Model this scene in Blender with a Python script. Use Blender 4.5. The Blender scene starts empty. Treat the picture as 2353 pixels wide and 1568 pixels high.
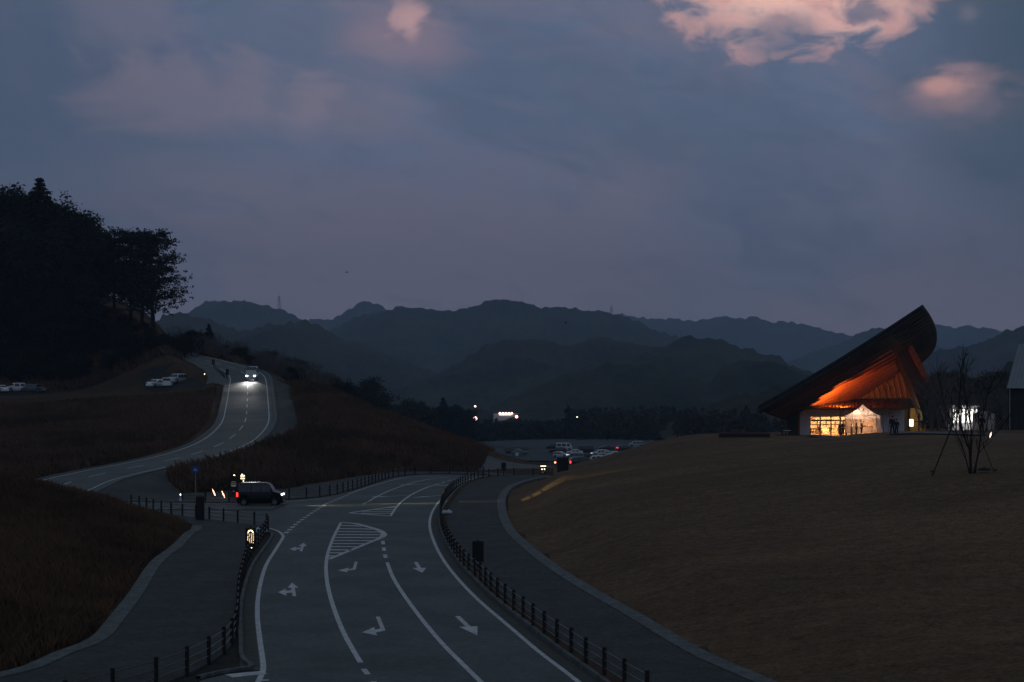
import bpy, bmesh, math, random
import numpy as np
from mathutils import Vector, Matrix
from mathutils.geometry import tessellate_polygon
random.seed(7); rng = np.random.default_rng(7)
R = math.radians; PI = math.pi
sc = bpy.context.scene; COL = sc.collection
F = 3660.0; CH = 8.0; HY = 915.0; CX = 1176.5
# ------------------------------------------------------------------ camera
cam = bpy.data.objects.new('camera', bpy.data.cameras.new('camera')); COL.objects.link(cam)
cam.location = (0, 0, CH); cam.rotation_euler = (R(90), 0, 0)
cam.data.sensor_width = 36; cam.data.lens = 36*F/2353; cam.data.shift_y = 131/2353
cam.data.clip_start = 0.5; cam.data.clip_end = 30000; sc.camera = cam
sc.view_settings.view_transform = 'Standard'; sc.view_settings.look = 'None'
sc.view_settings.exposure = 0.16; sc.view_settings.gamma = 1
sc.cycles.volume_bounces = 1; sc.cycles.max_bounces = 6
sc.cycles.sample_clamp_indirect = 3.0
SUN_EL, SUN_ROT = R(2.0), R(60)

def W(x, y, d): return Vector(((x-CX)*d/F, d, CH-(y-HY)*d/F))
def G(x, y, z=0.0): return W(x, y, (CH-z)*F/(y-HY))
def gx(x, y, z=0.0): p = G(x, y, z); return (p.x, p.y)
# ------------------------------------------------------------------ node helper
class NT:
    def __init__(s, tree): s.t = tree; s.n = tree.nodes; s.l = tree.links
    def new(s, typ, **kw):
        n = s.n.new(typ)
        for k, v in kw.items():
            if k.startswith('i_'):
                n.inputs[k[2:].replace('_', ' ')].default_value = v
            else: setattr(n, k, v)
        return n
    def link(s, a, b): s.l.new(a, b)
    def sock(s, v, inp):
        if isinstance(v, (int, float)): inp.default_value = v
        elif isinstance(v, (tuple, list)): inp.default_value = tuple(v) if len(v) == len(inp.default_value) else tuple(v)+(1,)
        else: s.l.new(v, inp)
    def m(s, op, a, b=None, c=None, clamp=False):
        n = s.n.new('ShaderNodeMath'); n.operation = op; n.use_clamp = clamp
        s.sock(a, n.inputs[0])
        if b is not None: s.sock(b, n.inputs[1])
        if c is not None: s.sock(c, n.inputs[2])
        return n.outputs[0]
    def mix(s, f, a, b, mode='MIX'):
        n = s.n.new('ShaderNodeMix'); n.data_type = 'RGBA'; n.blend_type = mode
        s.sock(f, n.inputs[0]); s.sock(a, n.inputs[6]); s.sock(b, n.inputs[7]); return n.outputs[2]
    def ss(s, v, lo, hi):
        n = s.n.new('ShaderNodeMapRange'); n.interpolation_type = 'SMOOTHSTEP'
        s.sock(v, n.inputs[0]); n.inputs[1].default_value = lo; n.inputs[2].default_value = hi; return n.outputs[0]
    def noise(s, vec, scale, det=4, rough=.55, dist=0.0):
        n = s.n.new('ShaderNodeTexNoise'); n.inputs['Scale'].default_value = scale
        n.inputs['Detail'].default_value = det; n.inputs['Roughness'].default_value = rough
        n.inputs['Distortion'].default_value = dist
        if vec is not None: s.l.new(vec, n.inputs['Vector'])
        return n.outputs['Fac']
    def vm(s, op, a, b=None):
        n = s.n.new('ShaderNodeVectorMath'); n.operation = op
        s.sock(a, n.inputs[0])
        if b is not None: s.sock(b, n.inputs[1])
        return n
# ------------------------------------------------------------------ world: dusk sky with cloud deck
def lin(r, g, b):
    f = lambda c: (c/255/12.92) if c/255 <= .04045 else ((c/255+.055)/1.055)**2.4
    return (f(r), f(g), f(b))
world = bpy.data.worlds.new('World'); sc.world = world; world.use_nodes = True
nt = NT(world.node_tree); nt.n.clear()
out = nt.new('ShaderNodeOutputWorld')
tc = nt.new('ShaderNodeTexCoord').outputs['Generated']
sep = nt.new('ShaderNodeSeparateXYZ'); nt.link(tc, sep.inputs[0])
zz = sep.outputs[2]; xx = sep.outputs[0]
def sdir(px, py): v = Vector(((px-CX)/F, 1, -(py-HY)/F)); v.normalize(); return v
st = nt.vm('MULTIPLY', tc, (1.0, 1.0, 1.9)).outputs[0]
n1 = nt.noise(st, 5.5, 4, .5, .3); n2 = nt.noise(st, 13, 5, .55, .3); n3 = nt.noise(st, 2.2, 2, .5)
# bands: mauve low, blue middle, grey-blue high
low = lin(105, 98, 113); blue = lin(87, 98, 123); slate = lin(84, 93, 113); mauve = lin(106, 100, 114)
el = nt.m('ADD', zz, nt.m('MULTIPLY', nt.m('SUBTRACT', n1, .5), .10))
el = nt.m('ADD', el, nt.m('MULTIPLY', xx, .10))
f1 = nt.ss(el, .070, .165)
c = nt.mix(f1, low, blue)
rot = nt.new('ShaderNodeVectorRotate', rotation_type='Y_AXIS'); nt.link(tc, rot.inputs['Vector']); rot.inputs['Angle'].default_value = R(-14)
sr_ = nt.vm('MULTIPLY', rot.outputs[0], (1.0, 1.0, 2.6)).outputs[0]
m1 = nt.noise(sr_, 7, 6, .58, .9); m2 = nt.noise(sr_, 3.4, 4, .5, .5); m3 = nt.noise(sr_, 22, 5, .6, 1.2)
c = nt.mix(nt.m('MULTIPLY', nt.ss(n1, .50, .66), .75), c, slate)
c = nt.mix(nt.m('MULTIPLY', nt.ss(m1, .46, .68), .60), c, mauve)
c = nt.mix(nt.m('MULTIPLY', nt.ss(m2, .50, .64), .55), c, lin(72, 84, 106))
c = nt.mix(nt.m('MULTIPLY', nt.ss(m3, .46, .70), .30), c, lin(100, 99, 120))
c = nt.mix(nt.m('MULTIPLY', nt.ss(m3, .52, .34), .25), c, lin(68, 80, 102))
# darker top corners of the cloud deck
def spot(px, py, rx, ry, lo, hi, nz, namp):
    d = sdir(px, py)
    v = nt.vm('SUBTRACT', tc, tuple(d)).outputs[0]
    v = nt.vm('MULTIPLY', v, (F/rx, 3, F/ry)).outputs[0]
    ln = nt.vm('LENGTH', v).outputs['Value']
    ln = nt.m('ADD', ln, nt.m('MULTIPLY', nt.m('SUBTRACT', nz, .5), namp))
    return nt.ss(ln, hi, lo) if False else nt.m('SUBTRACT', 1.0, nt.ss(ln, lo, hi))
dk = spot(-80, 180, 700, 420, .2, 1.2, n1, .8)
c = nt.mix(nt.m('MULTIPLY', dk, .75), c, lin(58, 72, 92))
dk = spot(2420, 60, 330, 520, .2, 1.2, n1, .8)
c = nt.mix(nt.m('MULTIPLY', dk, .85), c, lin(52, 68, 84))
nf = nt.noise(st, 34, 5, .6, .5); nm = nt.noise(st, 17, 4, .6, .6)
pink = lin(214, 160, 148); pk2 = lin(150, 118, 124)
wisp = nt.noise(st, 9, 6, .62, .8)
for (px, py, rx, ry, a, nz, amp, colr) in [
    (930, 75, 130, 90, .42, m1, 4.2, pk2), (934, 38, 38, 44, .75, nf, 3.2, lin(176, 140, 142)), (945, 62, 20, 34, .6, nf, 2.4, lin(180, 144, 144)),
    (400, 215, 190, 70, .42, m1, 5.0, lin(128, 112, 124)), (280, 30, 110, 90, .32, m1, 4.5, lin(122, 110, 124)),
    (722, 225, 60, 46, .45, nf, 3.6, lin(132, 116, 128)), (800, 265, 180, 60, .40, m1, 2.4, lin(118, 109, 126)),
    (1580, 66, 50, 26, .5, nf, 2.0, lin(128, 112, 122)), (2190, 198, 92, 46, .50, nm, 3.0, lin(168, 130, 130)), (2165, 196, 46, 24, .75, nf, 2.2, lin(200, 148, 138)), (2205, 156, 50, 12, .5, nf, 2.4, lin(156, 124, 128)),
    (2255, 250, 130, 50, .35, m1, 4.5, lin(134, 114, 122)), (2225, 32, 26, 20, .45, nf, 1.6, lin(118, 109, 118)),
    (1450, 440, 130, 60, .35, wisp, 2.4, lin(116, 106, 122)), (1000, 560, 420, 70, .3, wisp, 2.6, lin(108, 101, 120)), (620, 420, 330, 60, .25, wisp, 2.6, lin(106, 101, 118))]:
    s_ = spot(px, py, rx, ry, .25, 1.45, nz, amp)
    c = nt.mix(nt.m('MULTIPLY', s_, a), c, colr)
# large lit opening at the top
op = spot(1790, -60, 240, 150, .42, 1.30, nf, 2.4)
op2 = spot(1960, 22, 150, 70, .30, 1.30, nf, 2.6)
op = nt.m('MAXIMUM', op, op2)
blob = spot(1985, 20, 62, 40, .35, 1.2, nf, 2.0)
op = nt.m('MULTIPLY', op, nt.m('SUBTRACT', 1.0, nt.m('MULTIPLY', blob, .85)))
b3 = spot(1795, 70, 80, 52, .4, 1.2, nf, 2.2)
op = nt.m('MULTIPLY', op, nt.m('SUBTRACT', 1.0, nt.m('MULTIPLY', b3, .6)))
c = nt.mix(op, c, nt.mix(nt.ss(nf, .35, .7), lin(196, 150, 146), lin(248, 198, 180)))
c = nt.mix(nt.ss(zz, .30, .62), c, lin(82, 93, 100))  # overhead sky, out of view, toned to shift the light on the ground
sky = nt.new('ShaderNodeTexSky', sky_type='NISHITA', sun_disc=False, sun_elevation=SUN_EL, sun_rotation=SUN_ROT)
bg1 = nt.new('ShaderNodeBackground', i_Strength=0.004); nt.link(sky.outputs[0], bg1.inputs[0])
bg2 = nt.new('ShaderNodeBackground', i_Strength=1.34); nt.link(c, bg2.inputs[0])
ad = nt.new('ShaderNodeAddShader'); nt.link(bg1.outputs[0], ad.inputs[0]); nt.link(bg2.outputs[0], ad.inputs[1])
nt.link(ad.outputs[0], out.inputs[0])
# weak last light of the set sun, spread by the cloud deck
sl = bpy.data.lights.new('sun', 'SUN'); sl.energy = .012; sl.angle = R(25); sl.color = (1, .72, .6)
sun = bpy.data.objects.new('sun', sl); COL.objects.link(sun)
sun.rotation_euler = (R(90-18), 0, R(120))
# ------------------------------------------------------------------ materials
MATS = {}
def mat(name, col, rough=.8, var=0.0, scale=3.0, col2=None, bump=0.0, bscale=None, metal=0.0, emit=None, estr=0.0, spec=.4, det=5, stretch=None, grain=0.0, gscale=20):
    if name in MATS: return MATS[name]
    m = bpy.data.materials.new(name); m.use_nodes = True; t = NT(m.node_tree); t.n.clear()
    o = t.new('ShaderNodeOutputMaterial'); b = t.new('ShaderNodeBsdfPrincipled'); t.link(b.outputs[0], o.inputs[0])
    b.inputs['Roughness'].default_value = rough; b.inputs['Metallic'].default_value = metal
    b.inputs['Specular IOR Level'].default_value = spec
    crd = t.new('ShaderNodeTexCoord').outputs['Object']
    if stretch: crd = t.vm('MULTIPLY', crd, stretch).outputs[0]
    if var or col2:
        a = t.noise(crd, scale, det, .6); a2 = t.noise(crd, scale*6.3, 3, .6)
        f = t.ss(t.m('ADD', t.m('MULTIPLY', a, .7), t.m('MULTIPLY', a2, .3)), .36, .64)
        c2 = col2 or tuple(v*(1-var) for v in col)
        cc = t.mix(f, tuple(col)+(1,), tuple(c2)+(1,))
        if grain:      # fine aggregate / blade speckle of the surface itself
            oc = t.new('ShaderNodeTexCoord').outputs['Object']; gn = t.m('ADD', t.m('MULTIPLY', t.m('SUBTRACT', t.noise(oc, gscale, 2, .7), .5), grain*3.4), t.m('MULTIPLY', t.m('SUBTRACT', t.noise(oc, gscale*.28, 2, .7), .5), grain*2.4))
            gm = t.new('ShaderNodeVectorMath', operation='SCALE'); t.link(cc, gm.inputs[0]); t.link(t.m('MAXIMUM', t.m('ADD', gn, 1.0), .15), gm.inputs['Scale']); cc = gm.outputs[0]
        t.link(cc, b.inputs['Base Color'])
    else: b.inputs['Base Color'].default_value = tuple(col)+(1,)
    if bump:
        bn = t.new('ShaderNodeBump', i_Strength=1.0, i_Distance=bump); t.link(t.noise(crd, bscale or scale*5, 4, .65), bn.inputs['Height']); t.link(bn.outputs[0], b.inputs['Normal'])
    if emit:
        b.inputs['Emission Color'].default_value = tuple(emit)+(1,); b.inputs['Emission Strength'].default_value = estr
    MATS[name] = m; return m
M_asph = mat('asphalt', (.098, .108, .112), .82, .34, .28, bump=.006, bscale=30, spec=.35, grain=.42, gscale=14)
M_walk = mat('pavement', (.050, .057, .058), .9, .36, .5, bump=.008, bscale=18, spec=.25, grain=.6, gscale=12)
M_conc = mat('concrete', (.125, .137, .14), .9, .35, 1.5, bump=.006, spec=.25, grain=.5, gscale=9)
M_gut = mat('gutter_concrete', (.075, .08, .078), .9, .35, 2.5, bump=.005, spec=.25)
M_paint = mat('road_paint', (.58, .59, .62), .7, .30, 2.2, bump=.002, bscale=40, grain=.3, gscale=12)
M_lawn = mat('winter_lawn', (.150, .094, .058), 1, 0, .13, col2=(.100, .062, .038), bump=.05, bscale=5, spec=.08, det=6, stretch=(.35, 1, 1), grain=.5, gscale=7)
M_bank = mat('reed_bank', (.090, .055, .036), 1, 0, .12, col2=(.045, .033, .024), bump=.12, bscale=2.5, spec=.05, det=8)
M_valley = mat('valley_floor', (.03, .036, .030), 1, 0, .01, col2=(.045, .035, .025), bump=.2, bscale=.4, spec=.1)
M_gravel = mat('gravel_lot', (.075, .082, .09), .95, .3, .15, bump=.01, bscale=6, spec=.2)
M_post = mat('dark_timber', (.022, .018, .015), .75, .35, 6)
M_rail = mat('rail_rope', (.09, .085, .08), .35, .3, 6)
M_bark = mat('bark', (.028, .023, .02), .95, .3, 6)
M_leaf = mat('dark_leaves', (.016, .022, .014), .8, .4, .6, spec=.2)
M_leaf2 = mat('olive_leaves', (.026, .028, .015), .8, .4, .6, spec=.2)
M_ced = mat('cedar_leaves', (.012, .017, .012), .85, .3, .6, spec=.15)
M_twig = mat('bare_twigs', (.13, .12, .11), .95, .3, 2)
M_reed = mat('dry_reed', (.20, .115, .070), .95, 0, .07, col2=(.085, .060, .042), spec=.05)
M_black = mat('black_panel', (.008, .008, .008), .5, .2, 4)
M_metal = mat('galvanised', (.35, .36, .37), .45, .2, 8, metal=.7)
M_white = mat('white_plaster', (.74, .76, .78), .8, .12, 1.2, bump=.003)
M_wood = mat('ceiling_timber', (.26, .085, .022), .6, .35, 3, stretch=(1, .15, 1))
M_wood2 = mat('slat_timber', (.15, .075, .035), .7, .4, 5, stretch=(6, 1, 1))
M_roofm = mat('roof_shingle', (.035, .035, .033), .8, .4, 1.2, bump=.02, bscale=5)
M_floor = mat('floor_board', (.20, .14, .09), .6, .3, 3)
M_bag = mat('white_sack', (.55, .62, .70), .8, .15, 5, bump=.01, bscale=12)
M_skin = mat('skin', (.35, .22, .16), .6)
M_hair = mat('hair', (.012, .010, .009), .6)
M_cloth = mat('dark_coat', (.012, .013, .016), .9, .3, 8)
M_cloth2 = mat('brown_coat', (.045, .022, .015), .9, .3, 8)
M_rub = mat('tyre_rubber', (.012, .012, .012), .8, .2, 6)
M_glass = mat('car_glass', (.012, .014, .016), .08, spec=.8)
M_chrome = mat('rim_metal', (.3, .3, .3), .3, .2, 6, metal=.8)
def emis(name, col, s, base=(.5, .5, .5)): return mat(name, base, .5, emit=col, estr=s)
M_hl = emis('headlamp_lit', (1.0, .93, .98), 26)
M_hl2 = emis('headlamp_soft', (.95, .97, 1), 2.5)
M_tail = emis('tail_lamp_lit', (1, .03, .015), 3.2, (.3, .01, .01))
M_tailoff = mat('tail_lamp', (.12, .01, .01), .3)
M_hloff = mat('headlamp', (.25, .27, .3), .15, spec=.8)
M_warm = emis('warm_lamp', (1, .62, .30), 6)
M_warmhi = emis('warm_lamp_bright', (1, .72, .42), 22)
M_text = emis('lit_lettering', (1, .66, .36), 1.6)
M_textw = emis('pale_lettering', (.9, .85, .75), .12)
M_whitelit = emis('cool_lamp', (1, .97, .92), 5.0)
# thin window glass: mirror-like at grazing angles, otherwise clear
def thin_glass():
    m = bpy.data.materials.new('window_glass'); m.use_nodes = True; t = NT(m.node_tree); t.n.clear()
    o = t.new('ShaderNodeOutputMaterial'); a = t.new('ShaderNodeBsdfTransparent'); b = t.new('ShaderNodeBsdfGlossy', i_Roughness=.03)
    a.inputs[0].default_value = (.93, .95, .94, 1)
    fr = t.new('ShaderNodeFresnel', i_IOR=1.45); mx = t.new('ShaderNodeMixShader')
    t.link(fr.outputs[0], mx.inputs[0]); t.link(a.outputs[0], mx.inputs[1]); t.link(b.outputs[0], mx.inputs[2]); t.link(mx.outputs[0], o.inputs[0]); return m
M_pane = thin_glass()
def fabric():
    m = bpy.data.materials.new('tent_fabric'); m.use_nodes = True; t = NT(m.node_tree); t.n.clear()
    o = t.new('ShaderNodeOutputMaterial'); a = t.new('ShaderNodeBsdfDiffuse'); b = t.new('ShaderNodeBsdfTranslucent'); mx = t.new('ShaderNodeMixShader', i_Fac=.45)
    a.inputs[0].default_value = (.75, .70, .68, 1); b.inputs[0].default_value = (.85, .72, .66, 1)
    t.link(a.outputs[0], mx.inputs[1]); t.link(b.outputs[0], mx.inputs[2]); t.link(mx.outputs[0], o.inputs[0]); return m
M_tent = fabric()
# ------------------------------------------------------------------ object helpers
def link(name, me, m=None, parent=None):
    o = bpy.data.objects.new(name, me); COL.objects.link(o)
    if m is not None and me is not None and not me.materials: me.materials.append(m)
    if parent is not None: o.parent = parent
    return o
def tag(o, label=None, cat=None, group=None, kind=None):
    if label: o['label'] = label
    if cat: o['category'] = cat
    if group: o['group'] = group
    if kind: o['kind'] = kind
    return o
def thing(name, label, cat, loc=(0, 0, 0), rz=0, group=None):
    o = bpy.data.objects.new(name, None); COL.objects.link(o); o.location = loc; o.rotation_euler = (0, 0, rz)
    o.empty_display_size = .3
    return tag(o, label, cat, group)
def dup(root, loc, rz=0, label=None, group=None, s=None):
    r = root.copy(); COL.objects.link(r); r.location = loc; r.rotation_euler = (0, 0, rz)
    if s: r.scale = (s, s, s) if isinstance(s, (int, float)) else s
    if label: r['label'] = label
    if group: r['group'] = group
    for ch in root.children:
        c_ = ch.copy(); COL.objects.link(c_); c_.parent = r
        for g in ch.children:
            d_ = g.copy(); COL.objects.link(d_); d_.parent = c_
    return r
class MB:
    def __init__(s): s.v = []; s.f = []
    def add(s, vs, fs):
        o = len(s.v); s.v += [tuple(p) for p in vs]; s.f += [tuple(i+o for i in f) for f in fs]; return s
    def box(s, c, d, rot=None):
        hx, hy, hz = d[0]/2, d[1]/2, d[2]/2
        vs = [Vector((sx*hx, sy*hy, sz*hz)) for sz in (-1, 1) for sy in (-1, 1) for sx in (-1, 1)]
        if rot is not None: vs = [rot @ v for v in vs]
        vs = [v+Vector(c) for v in vs]
        return s.add(vs, [(0, 2, 3, 1), (4, 5, 7, 6), (0, 1, 5, 4), (2, 6, 7, 3), (0, 4, 6, 2), (1, 3, 7, 5)])
    def tube(s, pts, rad, n=6, cap=True):
        pts = [Vector(p) for p in pts]; k = len(pts)
        if isinstance(rad, (int, float)): rad = [rad]*k
        vs = []; fs = []
        for i, p in enumerate(pts):
            t = (pts[min(i+1, k-1)]-pts[max(i-1, 0)]).normalized()
            u = t.cross(Vector((0, 0, 1)) if abs(t.z) < .95 else Vector((1, 0, 0))).normalized(); w = t.cross(u)
            for j in range(n):
                a = 2*PI*j/n; vs.append(p+(u*math.cos(a)+w*math.sin(a))*rad[i])
        for i in range(k-1):
            for j in range(n):
                a = i*n+j; b = i*n+(j+1) % n; fs.append((a, b, b+n, a+n))
        if cap: fs.append(tuple(range(n-1, -1, -1))); fs.append(tuple(range((k-1)*n, k*n)))
        return s.add(vs, fs)
    def lathe(s, prof, n=12, c=(0, 0, 0)):
        vs = []; fs = []; k = len(prof)
        for (r, z) in prof:
            for j in range(n): a = 2*PI*j/n; vs.append((c[0]+r*math.cos(a), c[1]+r*math.sin(a), c[2]+z))
        for i in range(k-1):
            for j in range(n):
                a = i*n+j; b = i*n+(j+1) % n; fs.append((a, b, b+n, a+n))
        fs.append(tuple(range(n-1, -1, -1))); fs.append(tuple(range((k-1)*n, k*n)))
        return s.add(vs, fs)
    def prism(s, poly, z0, z1):
        n = len(poly); tri = tessellate_polygon([[Vector((p[0], p[1], 0)) for p in poly]])
        vs = [(p[0], p[1], z1) for p in poly]+[(p[0], p[1], z0) for p in poly]
        fs = []
        for t in tri:
            a, b, c_ = [Vector((poly[i][0], poly[i][1], 0)) for i in t]
            fs.append(tuple(t) if (b-a).cross(c_-a).z > 0 else tuple(reversed(t)))
        area = sum(poly[i][0]*poly[(i+1) % n][1]-poly[(i+1) % n][0]*poly[i][1] for i in range(n))
        for i in range(n):
            j = (i+1) % n; fs.append((i, i+n, j+n, j) if area > 0 else (j, j+n, i+n, i))
        return s.add(vs, fs)
    def flat(s, poly, z):
        tri = tessellate_polygon([[Vector((p[0], p[1], 0)) for p in poly]]); fs = []
        for t in tri:
            a, b, c_ = [Vector((poly[i][0], poly[i][1], 0)) for i in t]
            fs.append(tuple(t) if (b-a).cross(c_-a).z > 0 else tuple(reversed(t)))
        return s.add([(p[0], p[1], z) for p in poly], fs)
    def slab(s, quad, th):      # quad: 4 world points, extruded along its normal
        q = [Vector(p) for p in quad]; n = (q[1]-q[0]).cross(q[2]-q[0]).normalized()*th
        k = len(q); vs = q+[p-n for p in q]
        fs = [tuple(range(k)), tuple(range(2*k-1, k-1, -1))]+[(i, i+k, (i+1) % k+k, (i+1) % k) for i in range(k)]
        return s.add(vs, fs)
    def build(s, name, m, parent=None, smooth=False, world=False):
        vs = s.v
        if world and parent is not None:
            L = parent.location; vs = [(p[0]-L[0], p[1]-L[1], p[2]-L[2]) for p in vs]
        me = bpy.data.meshes.new(name); me.from_pydata(vs, [], s.f); me.update()
        if smooth: me.polygons.foreach_set('use_smooth', [True]*len(me.polygons))
        return link(name, me, m, parent)
def npmesh(name, V_, F_, m, smooth=False, parent=None):
    me = bpy.data.meshes.new(name); V_ = np.asarray(V_, dtype=np.float32); F_ = np.asarray(F_, dtype=np.int32)
    k = F_.shape[1]; me.vertices.add(len(V_)); me.vertices.foreach_set('co', V_.ravel())
    me.loops.add(F_.size); me.loops.foreach_set('vertex_index', F_.ravel())
    me.polygons.add(len(F_)); me.polygons.foreach_set('loop_start', np.arange(0, F_.size, k, dtype=np.int32))
    me.polygons.foreach_set('loop_total', np.full(len(F_), k, dtype=np.int32))
    me.update(calc_edges=True)
    if smooth: me.polygons.foreach_set('use_smooth', [True]*len(F_))
    return link(name, me, m, parent)
def catmull(pts, step=1.0):
    P = [np.array(p, float) for p in pts]; P = [2*P[0]-P[1]]+P+[2*P[-1]-P[-2]]; o = []
    for i in range(1, len(P)-2):
        p0, p1, p2, p3 = P[i-1:i+3]; n = max(2, int(np.linalg.norm(p2-p1)/step))
        for j in range(n):
            t = j/n; o.append(.5*((2*p1)+(-p0+p2)*t+(2*p0-5*p1+4*p2-p3)*t*t+(-p0+3*p1-3*p2+p3)*t**3))
    o.append(P[-2]); return np.array(o)
def offset(P, d):
    P = np.asarray(P, float); T = np.gradient(P[:, :2], axis=0); T /= np.linalg.norm(T, axis=1)[:, None]+1e-9
    Q = P.copy(); Q[:, 0] += T[:, 1]*d; Q[:, 1] -= T[:, 0]*d; return Q     # + = right of travel
def vnoise(x, y, seed=0):
    r = np.random.default_rng(seed).random((256, 256)); xi = np.floor(x).astype(int); yi = np.floor(y).astype(int)
    fx = x-xi; fy = y-yi; fx = fx*fx*(3-2*fx); fy = fy*fy*(3-2*fy)
    g = lambda a, b: r[a % 256, b % 256]
    return (g(xi, yi)*(1-fx)+g(xi+1, yi)*fx)*(1-fy)+(g(xi, yi+1)*(1-fx)+g(xi+1, yi+1)*fx)*fy
def fbm(x, y, o=4, seed=0):
    s = 0; a = .5
    for i in range(o): s = s+a*(vnoise(x*2**i, y*2**i, seed+i)-.5); a *= .5
    return s
# ------------------------------------------------------------------ terrain control
hc_px = [(470, 828, 315), (503, 837.4, 302), (535, 846.8, 293), (554.7, 854.9, 287), (566.6, 865.8, 280), (569.4, 875.8, 271), (569.4, 887, 261), (569, 899, 252), (568.7, 914, 243), (568, 928, 233.5), (567, 942, 224), (565.6, 959.6, 214.5),
         (559.4, 977.4, 205), (543, 997, 195.5), (517, 1016.5, 186), (476.6, 1034.3, 177), (422, 1050.9, 167), (349, 1067.4, 158), (262, 1084.6, 149), (177.5, 1104.9, 139.5), (129.7, 1122.7, 130.5)]
HC = [W(380, 808, 352), W(431, 819, 332)]+[W(*p) for p in hc_px]
HC = [tuple(p) for p in HC]+[(-36.8, 124.6, .35), (-34.2, 120.4, .2), (-29.5, 118.0, .1), (-23.5, 117.2, 0), (-17, 117, 0)]
HC = catmull(HC, 1.0)
stripR_px = [(1290, 1097), (1240, 1102), (1186, 1118.7), (1164.5, 1142), (1163, 1172), (1179.6, 1215.5), (1213, 1251), (1287, 1309), (1378, 1365), (1462, 1412), (1530, 1452), (1612, 1500), (1680, 1532), (1765, 1568), (1900, 1625)]
stripR = catmull([gx(*p) for p in stripR_px], 1.0)
stripL_px = [(452, 1212), (450, 1222), (437, 1228), (406, 1260), (359, 1298), (312, 1370), (269, 1426), (225, 1476), (141, 1510), (72, 1542), (0, 1560), (-160, 1600)]
stripL = catmull([gx(*p) for p in stripL_px], 1.0)
flat = [tuple(p) for p in stripR]+[gx(1900, 1700), gx(-200, 1700)]+[tuple(p) for p in stripL[::-1]]
flat += [gx(*p) for p in [(436, 1201), (372, 1181), (322, 1170), (290, 1163), (300, 1156), (344, 1152), (400, 1147), (418, 1135), (560, 1127), (656, 1124), (735, 1111), (818, 1096), (900, 1087), (960, 1083.5), (1100, 1085), (1190, 1090)]]
flat = np.array(flat)
C = []
def cp(x, y, d): C.append(tuple(W(x, y, d)))
def cw(x, y, z): C.append((x, y, z))
for p in [(1293, 1086, 166), (1350, 1066, 168), (1400, 1048, 170), (1450, 1031, 172), (1500, 1013, 174), (1550, 1002, 175), (1600, 998.5, 178), (1700, 1000, 188), (1790, 1003, 198), (1840, 1006, 205),
          (1850, 1008, 150), (1895, 1009, 150), (1930, 1007, 150), (1850, 1008, 165), (1895, 1008, 165), (1930, 1007, 166), (1850, 1007, 182), (1900, 1007, 182), (1935, 1006, 183), (1900, 1006.5, 204), (1965, 993.5, 152), (2060, 993.5, 150), (2160, 996, 148), (2256, 1000, 128), (2353, 1003, 145), (2230, 1083, 87)]: cp(*p)
for p in [(15, 60, 1.3), (25, 60, 2.3), (40, 60, 3.2), (60, 60, 3.6), (12, 87, 2.1), (40, 87, 4.4), (62, 90, 4.7), (25, 120, 4.3), (12, 120, 3.0), (5, 118, 1.7), (6, 140, 1.8), (14, 145, 2.9), (22, 150, 3.4), (40, 120, 5.0), (20, 40, 1.0), (32, 40, 1.9), (50, 40, 2.6), (25, 20, .6), (60, 20, 2),
          (39, 168, 4.5), (43, 168, 4.6), (32, 215, 2.6), (40, 215, 2.6), (50, 215, 2.7), (60, 215, 3.2), (40, 240, 2.6), (62, 240, 3.2), (55, 180, 4.2), (75, 180, 4.4), (75, 120, 5.2), (90, 230, 3), (25, 225, 2.0), (40, 280, -1), (70, 290, 0), (40, 340, -7), (80, 340, -6),
          (10, 205, -1.5), (20, 215, -.5), (18, 250, -5), (5, 250, -5.5), (10, 185, .3), (3, 185, -.8), (0, 235, -3.0), (6, 290, -4.6), (-6, 290, -4.6), (-10, 230, -3.2), (0, 330, -6.6), (-15, 350, -7), (15, 330, -7), (30, 380, -7), (0, 380, -7), (-20, 400, -7), (-40, 440, -8), (30, 480, -7), (-10, 480, -7), (60, 500, -8), (0, 560, -7), (40, 560, -7), (-40, 560, -8)]: cw(*p)
# foreground left bank
for p in [(59, 1109, 100), (0, 1092, 100), (125, 1129.5, 105), (175, 1142, 108), (269, 1156, 110), (344, 1171.5, 109)]: cp(*p)
for p in [(-30, 80, 1.7), (-27, 95, 1.5), (-25, 65, 1.2), (-19, 55, .7), (-40, 62, 2.6), (-22, 85, .7), (-42, 100, 3.0), (-60, 100, 4), (-55, 60, 4), (-30, 40, 1.2), (-50, 130, 3.2), (-47, 120, 3.0), (-50, 142, 1.6), (-70, 150, 4), (-20, 40, .3), (-43, 128, 1.2)]: cw(*p)
# far left bank and shelf
for p in [(0, 909, 290), (-200, 908, 290), (100, 906.5, 285), (200, 903.5, 276), (300, 900.5, 267), (370, 898.5, 262), (440, 895, 259), (500, 892, 256), (150, 1000, 200), (0, 1000, 208), (-200, 1000, 215), (300, 982, 213), (400, 952, 226), (455, 930, 236), (0, 1090, 152), (100, 1080, 156), (250, 1050, 172), (380, 1020, 188),
          (0, 901, 305), (100, 900, 302), (385, 888, 285), (360, 889, 285), (412, 888, 284), (412, 887, 290), (300, 889, 300), (475, 890, 272), (466, 861, 284), (455, 849, 288), (430, 827, 297), (405, 809, 307), (350, 760, 322), (250, 720, 335), (100, 690, 345), (0, 690, 345), (-200, 665, 350), (100, 800, 326), (250, 820, 322), (0, 820, 326), (-200, 800, 330), (50, 880, 314), (200, 885, 312), (380, 752, 380),
          (490, 845, 298), (505, 868, 281)]: cp(*p)
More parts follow.
